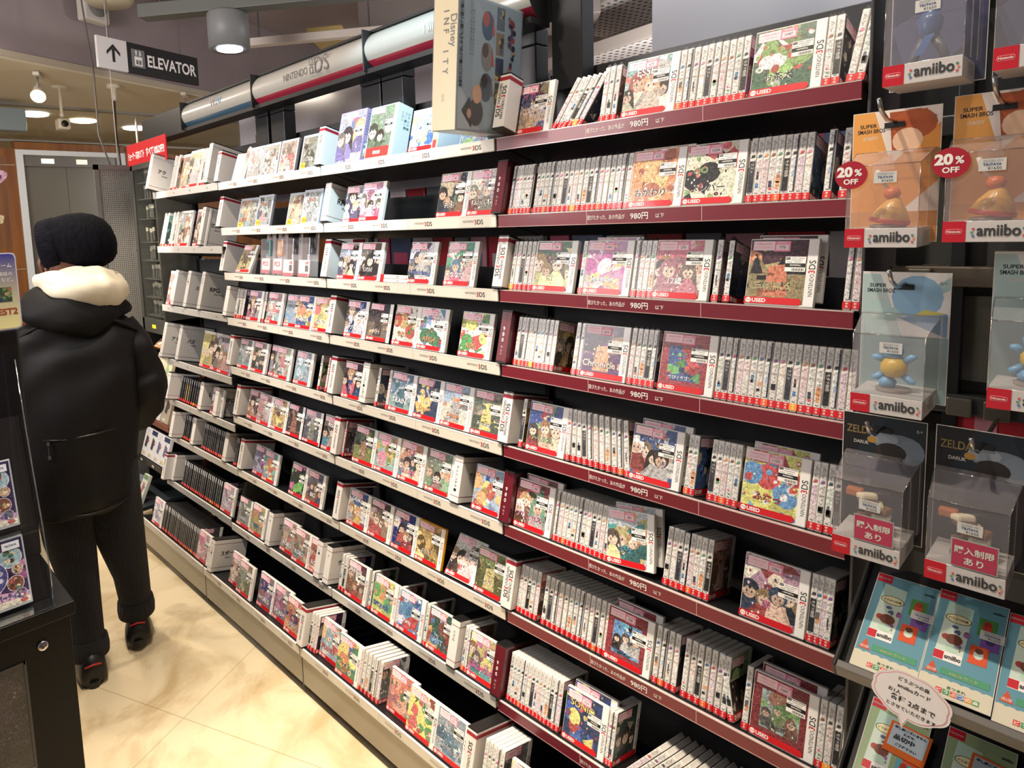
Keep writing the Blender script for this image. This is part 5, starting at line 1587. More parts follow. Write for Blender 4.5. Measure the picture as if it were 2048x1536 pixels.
# ------------------------------------------------------------------ front left counter
def build_counter():
    bk = noise_mat('black_counter_laminate', '040405', '070708', 4, .4, spec=.2)
    X0, Y1, ZT = -.554, -1.031, .85
    r = empty('display_counter', T((X0, Y1, 0)))
    tag(r, 'black display counter with a round key lock in the left foreground', 'counter')
    MB().box((-1.0, -1.2, ZT - .034), (.012, .012, ZT), bk, .003).obj('counter_top', r)
    MB().box((-1.0, -1.19, .0), (0, 0, ZT - .037), bk, .002).obj('body', r)
    M = RZ(R(90))
    M2 = Matrix.Translation((.0005, 0, 0)) @ RZ(R(90))
    b = MB().lathe([(0, 0), (.0125, 0), (.0125, .005), (.0105, .007), (0, .007)], STEEL, T((.0, -.067, .763)) @ RY(R(90)), 24).box((.0072, -.070, .757), (.0078, -.066, .764), BLK, .001); b.obj('key_lock', r, 'round chrome key lock')
    # recessed dark star print panel
    sp = MB(); A = Art(sp, -1.1, .2, -.112, .735, -.0005)
    A.rect(-1.1, .2, -.1, .74, '1e1e24')
    for (x, z, a, c, h) in ((-.17, .68, .05, .04, '3e2c38'), (-.2, .62, .06, .03, '332a36'), (-.16, .47, .03, .03, '28302a'), (-.18, .42, .05, .02, '2c3a2a')):
        A.ell(x, z, a, c, h)
    rg = random.Random(4)
    for i in range(30):
        x = rg.uniform(-.4, -.115); z = rg.uniform(.4, .73); s = rg.uniform(.001, .003)
        A.poly([(x - s, z), (x, z - s * .3), (x + s, z), (x, z + s * .3)], 'a8a4b0'); A.poly([(x, z - s), (x + s * .3, z), (x, z + s), (x - s * .3, z)], 'a8a4b0')
    for i in range(40):
        A.ell(-.15 + rg.gauss(0, .02), .43 + rg.gauss(0, .018), .004, .003, rg.choice(('5a7038', '3f5a30', '76803c')), 0, 6)
    v = MB(); v.add(sp.v, sp.f, PAPER, RZ(R(90)))
    for i, k in enumerate(sp.mi):
        v.mi[i] = v.m(sp.mats[k])
    v.obj('front_print', r, 'dark starry print panel')
    MB().box((0, -1.19, .735), (.003, -.108, .741), mat('2e2e30', .3)).box((0, -.112, .1), (.003, -.106, .741), mat('2e2e30', .3)).obj('panel_frame', r)
    # clear stand with two flat packs, on the counter
    r = empty('acrylic_stand', T((X0, Y1, ZT)))
    tag(r, 'clear acrylic stand holding two purple packs on the black counter', 'stand')
    side = [(-.015, .0), (-.015, .085), (-.12, .42), (-.16, .60), (-.30, .60), (-.30, 0)]
    t = MB().prism([(p[0], p[1]) for p in side], 1, -.032, -.029, ACRYL)
    t.obj('side_sheet', r)
    edge = clear_mat('acrylic_edge', (.85, .9, .92), .45, .1)
    e = MB().tube([(p[0], -.0305, p[1]) for p in side[:4]], .0018, edge, 6)
    e.obj('side_edge', r)
    sl = R(17)
    for z0, y in ((.012, 0), (.19, 0)):
        MB().box((-.03 - z0 * .31, -.60, z0 - .004), (.01 - z0 * .31 + .012, -.032, z0), ACRYL).obj('ledge', r)
    MB().box((0, -.60, -.003), (.003, -.034, .46), ACRYL, 0, T((-.045, 0, .01)) @ RY(-sl)).obj('back_sheet', r)
    def flat(z0, lab, seed):
        W, H = .20, .165
        F = T((X0 - .022 - z0 * .31, Y1 - .072 - W, ZT + z0 + .003)) @ RY(-sl) @ RZ(R(90))
        o = MB().box((0, -.001, 0), (W, .004, H), mat('aab4bc', .3, 0, .4), .0015).obj('game_pack', None, None, F)
        tag(o, lab, 'game package', 'purple packs on the acrylic stand')
        b = MB(); A = Art(b, .004, .006, W - .004, H - .004, -.0014)
        rg = random.Random(seed)
        A.rect(0, 0, W, H, '3a2462')
        for i in range(26):
            A.ell(rg.uniform(.0, W), rg.uniform(.02, H), rg.uniform(.006, .02), rg.uniform(.005, .015), rg.choice(('5a2a7a', '8a3a8a', '2a2050', 'b04a9a', '46308a', 'd878b8')), rg.uniform(0, 3), 10)
        A.rect(0, 0, W, .022, 'e9e2c8'); A.poly([(0, .02), (W, .02), (W, .03), (W * .6, .045), (.08, .035), (0, .04)], 'd9a0c8')
        for (x, z, s, c1) in ((.167, .118, .025, '9ac8d8'), (.178, .088, .0125, 'd8b080'), (.170, .056, .0185, '8a4a2a'), (.178, .030, .013, '8a6ab0')):
            A.ell(x, z, s, s, 'e8e4ec', 0, 24); A.ell(x, z, s * .93, s * .93, c1, 0, 24)
            for j in range(7):
                A.ell(x + rg.uniform(-.6, .6) * s, z + rg.uniform(-.6, .6) * s, s * .25, s * .22, rg.choice(('d8a850', 'c8403c', 'f0d8b8', '3a8a6a', 'e8d8a0', '5a3a2a')), 0, 8)
        A.ell(.115, .082, .042, .042, 'e8e0f0', 0, 32); A.ell(.115, .082, .040, .040, '4a50a8', 0, 32)
        for j in range(26):
            A.ell(.115 + rg.uniform(-.028, .028), .082 + rg.uniform(-.028, .028), .006, .006, rg.choice(('e87ab0', 'f0d060', 'd8d0f0', '7a40a0', '303078', 'f0f0f8')), 0, 8)
        y = A.y - .000012 * (A.k + 10)
        b.text('マジックパーティ2', T((.085, y, .022)), ink('3a4a9a'), .016, .09, 'l', .03)
        b.ell = None
        A.ell(.182, .0135, .008, .005, 'd0504a')
        b.obj('front_print', o)
        g = MB().box((.152, -.003, .137), (.190, -.0024, .155), mat('dfe4ea', .5)).text('TSUTAYA', T((.171, -.0034, .144)), mat('28407c', .5), .0048, .026, 'c', .03); g.obj('shop_label', o, 'white shop price label')
    flat(.015, 'lower purple pack with round pictures on the acrylic stand', 5)
    flat(.195, 'upper purple pack with round pictures on the acrylic stand', 6)
    # dark screen tower behind with a blue card on top
    r = empty('promo_tower', T((X0 - .32, Y1 + .015, ZT))); tag(r, 'black promotion tower standing behind the acrylic stand', 'display stand')
    MB().box((-.25, -.6, 0), (0, 0, .66), mat('0b0b0d', .4), .006).obj('tower_body', r)
    MB().box((.0, -.55, .08), (.004, -.03, .62), mat('15141a', .15, 0, .6)).obj('screen', r)
    o = empty('promo_card', T((X0 - .30, -1.008, 1.512)) @ RZ(R(90)))
    tag(o, 'blue to yellow promotion card on top of the black tower at the left edge', 'promo card')
    b = MB()
    W, H = .30, .208
    pts = [(-W, 0), (-.012, 0), (-.003, .003), (0, .012), (0, H - .012), (-.003, H - .003), (-.012, H), (-W, H)]
    b.prism(pts, 1, 0, .004, mat('c8c8e0', .3, 0, .4)); b.obj('card', o)
    g = bpy.data.materials.new('blue_to_yellow_print'); g.use_nodes = True
    nt = g.node_tree; bb = nt.nodes['Principled BSDF']; tc = nt.nodes.new('ShaderNodeTexCoord'); sx = nt.nodes.new('ShaderNodeSeparateXYZ'); mr = nt.nodes.new('ShaderNodeMapRange'); cr = nt.nodes.new('ShaderNodeValToRGB')
    mr.inputs[2].default_value = H
    for p, h in ((.0, 'f0e6a0'), (.2, 'd8b8d8'), (.42, '7a88d0'), (.62, '3a78c0'), (1.0, '2a2a88')):
        e = cr.color_ramp.elements[0] if p == 0 else cr.color_ramp.elements[1] if p == 1 else cr.color_ramp.elements.new(p)
        e.position = p; e.color = rgb(h) + (1,)
    nt.links.new(tc.outputs['Object'], sx.inputs[0]); nt.links.new(sx.outputs[2], mr.inputs[0]); nt.links.new(mr.outputs[0], cr.inputs[0]); nt.links.new(cr.outputs[0], bb.inputs['Base Color'])
    b = MB().prism([(p[0] * 1 - .003 if p[0] > -W else p[0], p[1] * .97 + .003) for p in pts], 1, -.0008, -.0002, g)
    b.text('ゲーム', T((-.012, -.0014, .168)), PAPER, .012, None, 'r', .01).text('施設の', T((-.012, -.0014, .146)), PAPER, .011, None, 'r').text('など。', T((-.012, -.0014, .130)), PAPER, .011, None, 'r')
    b.text('FOREST2', T((-.008, -.0014, .040)), mat('a04030', .5), .018, None, 'r', .03)
    A = Art(b, -.2, .075, -.018, .115, -.001)
    A.rect(-.2, .075, -.018, .115, '3a5a3a')
    rg = random.Random(1)
    for i in range(14):
        A.ell(rg.uniform(-.08, -.02), rg.uniform(.078, .112), .006, .005, rg.choice(('d8a840', '6a9a3a', '3a4a8a', 'd86a3a')), 0, 8)
    b.obj('print', o)
    # clear topper with pink and yellow shapes
    o = empty('clear_topper', T((X0 - .32, -1.055, 1.73)) @ RZ(R(90)))
    tag(o, 'clear topper with a magenta ring and yellow shape at the left edge', 'promo topper')
    b = MB().box((-.3, 0, 0), (.05, .003, .25), ACRYL); b.obj('clear_sheet', o)
    b = MB(); A = Art(b, -.3, 0, .06, .3, -.0006)
    A.ell(-.0, .185, .055, .022, 'e8a8c8', .35, 24); A.ell(-.004, .182, .045, .014, '9a2a80', .35, 24); A.ell(.0, .12, .02, .022, 'f0b8b0', .5); A.poly([(-.04, .06), (.03, .07), (.035, .09), (-.01, .1), (-.02, .13), (-.04, .12)], 'f0d890')
    b.obj('print', o)


# ------------------------------------------------------------------ the customer
def build_person():
    O = Vector((-1.56, -.66, 0)); rv = Vector((.265, .964, 0)).normalized(); fv = Vector((-.964, .265, 0)).normalized()
    root = empty('person', Matrix(((rv.x, fv.x, 0, O.x), (rv.y, fv.y, 0, O.y), (0, 0, 1, 0), (0, 0, 0, 1))))
    tag(root, 'person seen from behind in black parka, knit beanie and cream hood, walking', 'person')
    # body: one skinned surface; x right, y forward, z up
    J = {}
    V = []; Ed = []; Ra = []
    def j(n, p, r_, par=None):
        J[n] = len(V); V.append(p); Ra.append(r_)
        if par:
            Ed.append((J[par], J[n]))
    j('pelvis', (-.02, 0, .90), (.13, .10)); j('waist', (-.02, 0, 1.05), (.12, .09), 'pelvis'); j('chest', (-.02, 0, 1.25), (.14, .10), 'waist'); j('neck0', (-.01, .02, 1.43), (.06, .06), 'chest'); j('neck', (0, .04, 1.52), (.05, .05), 'neck0')
    hd = Vector((-.62, .78, 0))
    j('head', (-.03, .06, 1.63), (.082, .085), 'neck'); j('crown', (-.03, .06, 1.74), (.075, .08), 'head')
    f0 = Vector((-.03, .06, 1.63))
    j('nose', tuple(f0 + hd * .105 + Vector((0, 0, .015))), (.014, .014), 'head'); j('chin', tuple(f0 + hd * .07 + Vector((0, 0, -.075))), (.03, .03), 'head')
    for s, n in ((-1, 'l'), (1, 'r')):
        j('hip' + n, (-.02 + s * .09, 0, .86), (.10, .10), 'pelvis')
        kx, ky, kz = (-.10, .03, .47) if s < 0 else (.085, .06, .48)
        ax, ay, az = (-.085, -.06, .09) if s < 0 else (.105, .09, .11)
        j('knee' + n, (kx, ky, kz), (.06, .06), 'hip' + n); j('ankle' + n, (ax, ay, az), (.042, .045), 'knee' + n); j('toe' + n, (ax - .01, ay + .13, .035 if s < 0 else .04), (.035, .026), 'ankle' + n)
        j('sh' + n, (-.02 + s * .17, .0, 1.38), (.065, .065), 'chest')
        ex, ey, ez = (-.25, .0, 1.12) if s < 0 else (.215, -.01, 1.13)
        wx, wy, wz = (-.20, .17, .98) if s < 0 else (.15, .16, .98)
        j('el' + n, (ex, ey, ez), (.045, .045), 'sh' + n); j('wr' + n, (wx, wy, wz), (.032, .028), 'el' + n)
        d = Vector((wx - ex, wy - ey, wz - ez)).normalized(); side = d.cross(Vector((0, 0, 1))).normalized()
        j('pa' + n, tuple(Vector((wx, wy, wz)) + d * .06), (.036, .018), 'wr' + n)
        for q in range(4):
            b0 = Vector((wx, wy, wz)) + d * .10 + side * (.027 - .018 * q)
            j('f%d%s' % (q, n), tuple(b0), (.0095, .0095), 'pa' + n); L = (.036, .042, .038, .03)[q]
            j('g%d%s' % (q, n), tuple(b0 + d * L + Vector((0, 0, -.012))), (.0085, .0085), 'f%d%s' % (q, n)); j('h%d%s' % (q, n), tuple(b0 + d * (L + .016) + Vector((0, 0, -.034))), (.007, .007), 'g%d%s' % (q, n))
        tb = Vector((wx, wy, wz)) + d * .035 - side * s * -.03
        j('t0' + n, tuple(tb), (.011, .011), 'wr' + n); j('t1' + n, tuple(tb + d * .04 + side * s * .012), (.009, .009), 't0' + n)
    me = bpy.data.meshes.new('body'); me.from_pydata(V, Ed, []); me.update()
    o = link('body', me, root)
    me.materials.append(mat('d9b195', .5, 0, 0, 'skin'))
    sk = o.modifiers.new('skin', 'SKIN'); sk.use_smooth_shade = True
    if not me.skin_vertices:
        me.attributes.new('skin_vertices', 'FLOAT', 'POINT') if False else None
    ss = o.modifiers.new('sub', 'SUBSURF'); ss.levels = 1; ss.render_levels = 1
    ok = len(me.skin_vertices) > 0
    if ok:
        for i, r_ in enumerate(Ra):
            me.skin_vertices[0].data[i].radius = r_; me.skin_vertices[0].data[i].use_root = (i == 0)
    e = MB()
    up = Vector((0, 0, 1)); rt = hd.cross(up)
    for s in (-1, 1):
        c = f0 + hd * .078 + rt * s * .032 + up * .03
        e.lathe([(0, -.012), (.008, -.009), (.012, 0), (.008, .009), (0, .012)], mat('f0ece8', .2), T(c), 10)
        c2 = c + hd * .0105
        e.lathe([(0, -.006), (.005, -.003), (.005, .003), (0, .006)], mat('241812', .2), T(c2), 8)
    e.obj('eyes', root)
    c = f0 + hd * .088 - up * .045
    MB().tube([c - rt * .024, c + hd * .006, c + rt * .024], [.003, .006, .003], mat('b06a60', .5), 8).obj('mouth', root)

    def ell(cx, cy, z, a, b_, n=32, wob=0.0, ph=0.0, dz=0.0, rg=None):
        out = []
        for i in range(n):
            t = 2 * math.pi * i / n
            k = 1 + wob * math.sin(5 * t + ph) + wob * .6 * math.sin(9 * t - ph * 2)
            c_, s_ = math.cos(t), math.sin(t)
            p_ = 2.5
            sc = (abs(c_) ** p_ + abs(s_) ** p_) ** (-1 / p_)
            out.append((cx + a * k * c_ * sc, cy + b_ * k * s_ * sc, z + dz * c_))
        return out
    coat = noise_mat('black_parka_fabric', '060505', '0e0b09', 5, .6, .6, (1, 1, .5), 5, spec=.25)
    knit = bpy.data.materials.new('dark_knit'); knit.use_nodes = True
    def ribs(name, c1, scale, axis, rough=.85, strength=.6):
        m = bpy.data.materials.new(name); m.use_nodes = True
        nt = m.node_tree; b = nt.nodes['Principled BSDF']; b.inputs['Base Color'].default_value = rgb(c1) + (1,); b.inputs['Roughness'].default_value = rough
        b.inputs['Sheen Weight'].default_value = .04
        tc = nt.nodes.new('ShaderNodeTexCoord'); wv = nt.nodes.new('ShaderNodeTexWave'); wv.bands_direction = axis; wv.inputs['Scale'].default_value = scale; wv.inputs['Distortion'].default_value = 1.2; wv.inputs['Detail'].default_value = 2
        bp = nt.nodes.new('ShaderNodeBump'); bp.inputs['Strength'].default_value = strength; bp.inputs['Distance'].default_value = .01
        nt.links.new(tc.outputs['Object'], wv.inputs[0]); nt.links.new(wv.outputs[0], bp.inputs['Height']); nt.links.new(bp.outputs[0], b.inputs['Normal'])
        return m
    def dense(rings, k):
        out = []
        for r0, r1 in zip(rings, rings[1:]):
            for i in range(k):
                t = i / k
                out.append([Vector(p).lerp(Vector(q), t) for p, q in zip(r0, r1)])
        out.append([Vector(p) for p in rings[-1]])
        return out

    def wavy(q):
        return Vector((math.sin(q.x * 1.9 + 1.3 * q.z + 2.1 * math.sin(q.y * 1.1)), math.sin(q.z * 2.3 - 1.1 * q.x + 1.7 * math.sin(q.z * .9 + q.y)), math.sin(q.y * 2.1 + 1.6 * q.x + 1.2 * math.sin(q.x * 1.4))))

    def rumple(b, amp, f, fz=1.0):             # soft cloth folds
        for i, v in enumerate(b.v):
            q = Vector((v[0] * f, v[1] * f, v[2] * f * fz))
            n = wavy(q) * amp * .55 + wavy(q * 2.17 + Vector((3.1, 1.7, .4))) * amp * .3
            b.v[i] = (v[0] + n.x, v[1] + n.y, v[2] + n.z * .6)
        return b
    # parka
    R_ = [(.685, -.045, .0, .185, .145), (.71, -.045, .0, .188, .15), (.80, -.045, .0, .195, .155), (.90, -.045, .0, .20, .158), (1.0, -.04, 0, .205, .158), (1.1, -.035, 0, .21, .158), (1.2, -.03, 0, .215, .155), (1.3, -.025, 0, .222, .148), (1.37, -.02, .0, .222, .132), (1.415, -.018, .0, .20, .118), (1.45, -.015, .01, .15, .10), (1.49, -.01, .02, .10, .085)]
    b = rumple(MB().loft(dense([ell(x, y, z, a, c_, 72, .012 if z < 1.35 else .004, z * 3, .012 if z < .75 else 0) for z, x, y, a, c_ in R_], 5), coat), .016, 7, .7)
    parka = b.obj('parka', root, 'black parka')
    for s in (-1, 1):
        P_ = [(-.018 + s * .165, .0, 1.40), (-.018 + s * .205, -.005, 1.32), (-.018 + s * .232, -.01, 1.21), (-.018 + s * .238, -.01, 1.13), (-.018 + s * .222, .03, 1.05), (-.018 + s * .195, .09, 0.99), (-.018 + s * .165, .135, .97)]
        rr = [.058, .074, .078, .077, .072, .064, .054]
        PP = []; RR = []
        for i in range(len(P_) - 1):
            for q in range(5):
                t = q / 5; PP.append(tuple(Vector(P_[i]).lerp(Vector(P_[i + 1]), t))); RR.append(rr[i] * (1 - t) + rr[i + 1] * t)
        PP.append(P_[-1]); RR.append(rr[-1])
        sb = rumple(MB().tube(PP, RR, coat, 32), .016, 11); sb.obj('sleeve', parka)
        MB().tube([(-.018 + s * .09, -.108, 1.445), (-.018 + s * .16, -.098, 1.415), (-.018 + s * .215, -.06, 1.375)], [.006, .009, .006], coat, 8).obj('shoulder_seam', parka)
    MB().tube([(-.17, -.150, 1.015), (-.10, -.166, 1.005), (0, -.172, 1.012), (.08, -.166, 1.02)], .0035, mat('0b0b0b', .25), 6).obj('pocket_zip', parka)
    z = MB()
    for zz in (1.008, .955):
        z.box((-.155, -.168, zz - .012), (-.146, -.158, zz), STEEL, .001)
    z.box((-.152, -.167, zz + .0), (-.149, -.160, 1.0), STEEL); z.obj('zip_pull', parka, 'metal zip pull')
    MB().tube([(-.225, -.045, .71), (-.15, -.14, .705), (-.04, -.158, .70), (.06, -.14, .705), (.135, -.045, .71)], .003, mat('0c0b0a', .4), 6).obj('hem_seam', parka)
    # black hood lying on the shoulders
    n = 40; rings = []
    for i in range(n + 1):
        t = 2 * math.pi * i / n
        c = Vector((-.025 + .150 * math.cos(t), -.0 + .105 * math.sin(t), 1.500 - .022 * math.cos(t) - .035 * max(0, -math.sin(t)) ** 2))
        d = Vector((math.cos(t) * .8, math.sin(t), 0)).normalized()
        back = max(0, -math.sin(t))
        rr_ = .050 + .022 * back; rz = .034 + .052 * back ** 1.5 + .004 * math.sin(7 * t)
        rings.append([c + d * (rr_ * math.cos(u)) + Vector((0, 0, rz * math.sin(u) - .02 * math.cos(u))) for u in [2 * math.pi * k / 16 for k in range(16)]])
    rumple(MB().loft(dense(rings, 2), noise_mat('black_hood_fabric', '070706', '0c0b0a', 7, .7, .3, spec=.2), True, False), .018, 9).obj('black_hood', root)
    # cream sweatshirt hood folded over it
    rings = []
    for i in range(n + 1):
        t = 2 * math.pi * i / n
        back = max(0, -math.sin(t)); rgt = math.cos(t)
        c = Vector((.02 + .108 * math.cos(t), .0 + .085 * math.sin(t) - .015 * back, 1.578 - .018 * rgt - .012 * back + .006 * math.sin(3 * t + .6)))
        d = Vector((math.cos(t) * .85, math.sin(t), 0)).normalized()
        rr_ = .056 + .016 * back; rz = .040 + .034 * back + (.014 * max(0, rgt))
        ring = []
        for k in range(18):
            u = 2 * math.pi * k / 18
            fold = 1 - .30 * math.exp(-((u - 1.15 - .25 * math.sin(2 * t)) / .28) ** 2) * (back > .05)
            ring.append(c + d * (rr_ * fold * math.cos(u)) + Vector((0, 0, rz * fold * math.sin(u) - .024 * math.cos(u) * back)))
        rings.append(ring)
    cream = noise_mat('cream_fleece', 'c4baa0', 'd2c8b0', 9, .9, .08)
    rumple(MB().loft(dense(rings, 2), cream, True, False), .020, 10).obj('cream_hood', root, 'cream sweatshirt hood')
    MB().loft([[Vector((-.115 + .10 * q, -.06 - .055 * math.sin(math.pi * q), 1.592 - .03 * q)) + Vector((0, -.030 * math.cos(u), .024 * (1 - .5 * q) * math.sin(u))) for u in [2 * math.pi * k / 14 for k in range(14)]] for q in [i / 8 for i in range(9)]], cream).obj('hood_fold', root, 'cream hood fold')
    # beanie
    kn = noise_mat('navy_black_knit', '050508', '0a0a10', 70, .95, .5, (1, 1, .35), 3, spec=.1)
    ax = Vector((.86, -.12, .12)).normalized(); up = Vector((-.10, .0, 1)).normalized(); up = (up - ax * up.dot(ax)).normalized(); sd = ax.cross(up)
    c0 = Vector((-.108, .055, 1.712)); rings = []
    prof = [(-.004, .096), (.004, .106), (.03, .111), (.055, .1135), (.062, .1125), (.075, .1155), (.11, .121), (.16, .121), (.20, .111), (.235, .09), (.255, .06), (.264, .02)]
    for d, r_ in prof:
        c = c0 + ax * d - up * (.018 * (d / .26) ** 2) + up * .004
        rings.append([c + up * (r_ * .98 * math.cos(u)) * (1 if math.cos(u) > 0 else .92) + sd * (r_ * .98 * math.sin(u)) for u in [2 * math.pi * k / 36 for k in range(36)]])
    hat = MB().loft(rings, kn).obj('beanie', root, 'dark navy knit beanie')
    rim = []
    for d, r_ in ((-.006, .099), (.002, .108), (.03, .1128), (.054, .1148), (.059, .111)):
        c = c0 + ax * d
        rim.append([c + up * (r_ * math.cos(u)) * (1 if math.cos(u) > 0 else .92) + sd * (r_ * math.sin(u)) for u in [2 * math.pi * k / 36 for k in range(36)]])
    MB().loft(rim, noise_mat('navy_rib_knit', '06060b', '0d0d15', 90, .95, .6, (.3, 1, 1), 2, spec=.1), True, False).obj('beanie_cuff', hat)
    # hair tufts at the face side
    h = MB(); rg = random.Random(2); hm = noise_mat('brown_hair', '3a1e12', '5a3220', 40, .5, .2, (1, 1, .2))
    for i in range(16):
        a = rg.uniform(-.5, .5)
        p = c0 + Vector((.004 + rg.uniform(-.01, .015), -.06 + i * .006, .0 + rg.uniform(-.03, .02)))
        h.tube([p, p + Vector((-.014, -.008, -.045)), p + Vector((.0 + rg.uniform(-.01, .02), -.006, -.105 - rg.uniform(0, .03)))], [.006, .008, .002], hm, 7)
    h.obj('hair', root)
    MB().loft([ell(-.035, .05, zz, a, a * 1.05, 20) for zz, a in ((1.565, .06), (1.60, .078), (1.66, .088), (1.72, .09))], hm).obj('hair_back', root)
    # trousers, rolled cuffs, shoes
    cord = ribs('navy_corduroy', '07070d', 42, 'X', .9, .5)
    for s, P_, rr in ((-1, [(-.11, 0, .86), (-.125, .0, .70), (-.118, .015, .56), (-.105, .015, .44), (-.092, -.02, .28), (-.086, -.05, .16), (-.085, -.055, .085)], [.10, .102, .096, .082, .068, .062, .06]),
                      (1, [(.06, 0, .86), (.055, .02, .70), (.062, .045, .56), (.08, .055, .44), (.098, .07, .32), (.106, .085, .20), (.108, .09, .125)], [.10, .108, .104, .088, .072, .066, .064])):
        tr = MB().tube(P_, rr, cord, 24).obj('trouser_leg', root)
        e0 = Vector(P_[-1]); e1 = Vector(P_[-2]); dd = (e1 - e0).normalized()
        MB().tube([e0 - dd * .004, e0, e0 + dd * .03, e0 + dd * .065, e0 + dd * .072], [.058, .075, .077, .073, .062], cord, 24).obj('rolled_cuff', tr)
        a = (-.085, -.055, 0) if s < 0 else (.108, .09, .0)
        M = T(Vector(a)) @ RZ(R(6 if s < 0 else -4)) @ (RX(R(-14)) if s > 0 else Matrix.Identity(4))
        up_ = mat('0f0e0e', .45)
        secs = [(-.10, .032, .055), (-.09, .048, .10), (-.05, .055, .125), (.0, .057, .12), (.06, .058, .09), (.12, .054, .065), (.175, .038, .048), (.19, .014, .03)]
        rg_ = []
        for yy, hw, hh in secs:
            rg_.append([M @ Vector((hw * math.cos(u), yy, .022 + max(0, math.sin(u)) * (hh - .012) + min(0, math.sin(u)) * .004)) for u in [2 * math.pi * k / 20 for k in range(20)]])
        sh = MB().loft(rg_, up_).obj('shoe', root, 'black trainer')
        so = [M @ Vector(p) for p in ()]
        out = []
        for k in range(28):
            u = 2 * math.pi * k / 28
            yy = .042 + .152 * math.sin(u); hw = .060 * (1 - .18 * math.sin(u - .9) ** 2)
            out.append((hw * math.cos(u) * 1.02, yy))
        MB().prism(out, 2, .0, .024, mat('191818', .5), M).obj('sole', sh)
        MB().tube([M @ Vector((-.040, -.03, .05)), M @ Vector((-.046, .02, .045)), M @ Vector((-.044, .08, .05))], .003, mat('b03030', .5), 6).obj('red_trim', sh, 'red trim line')
        MB().tube([M @ Vector((-.03, -.096, .088)), M @ Vector((.0, -.100, .094)), M @ Vector((.03, -.096, .088))], .004, mat('b03030', .5), 8).obj('heel_tab', sh, 'red heel tab')

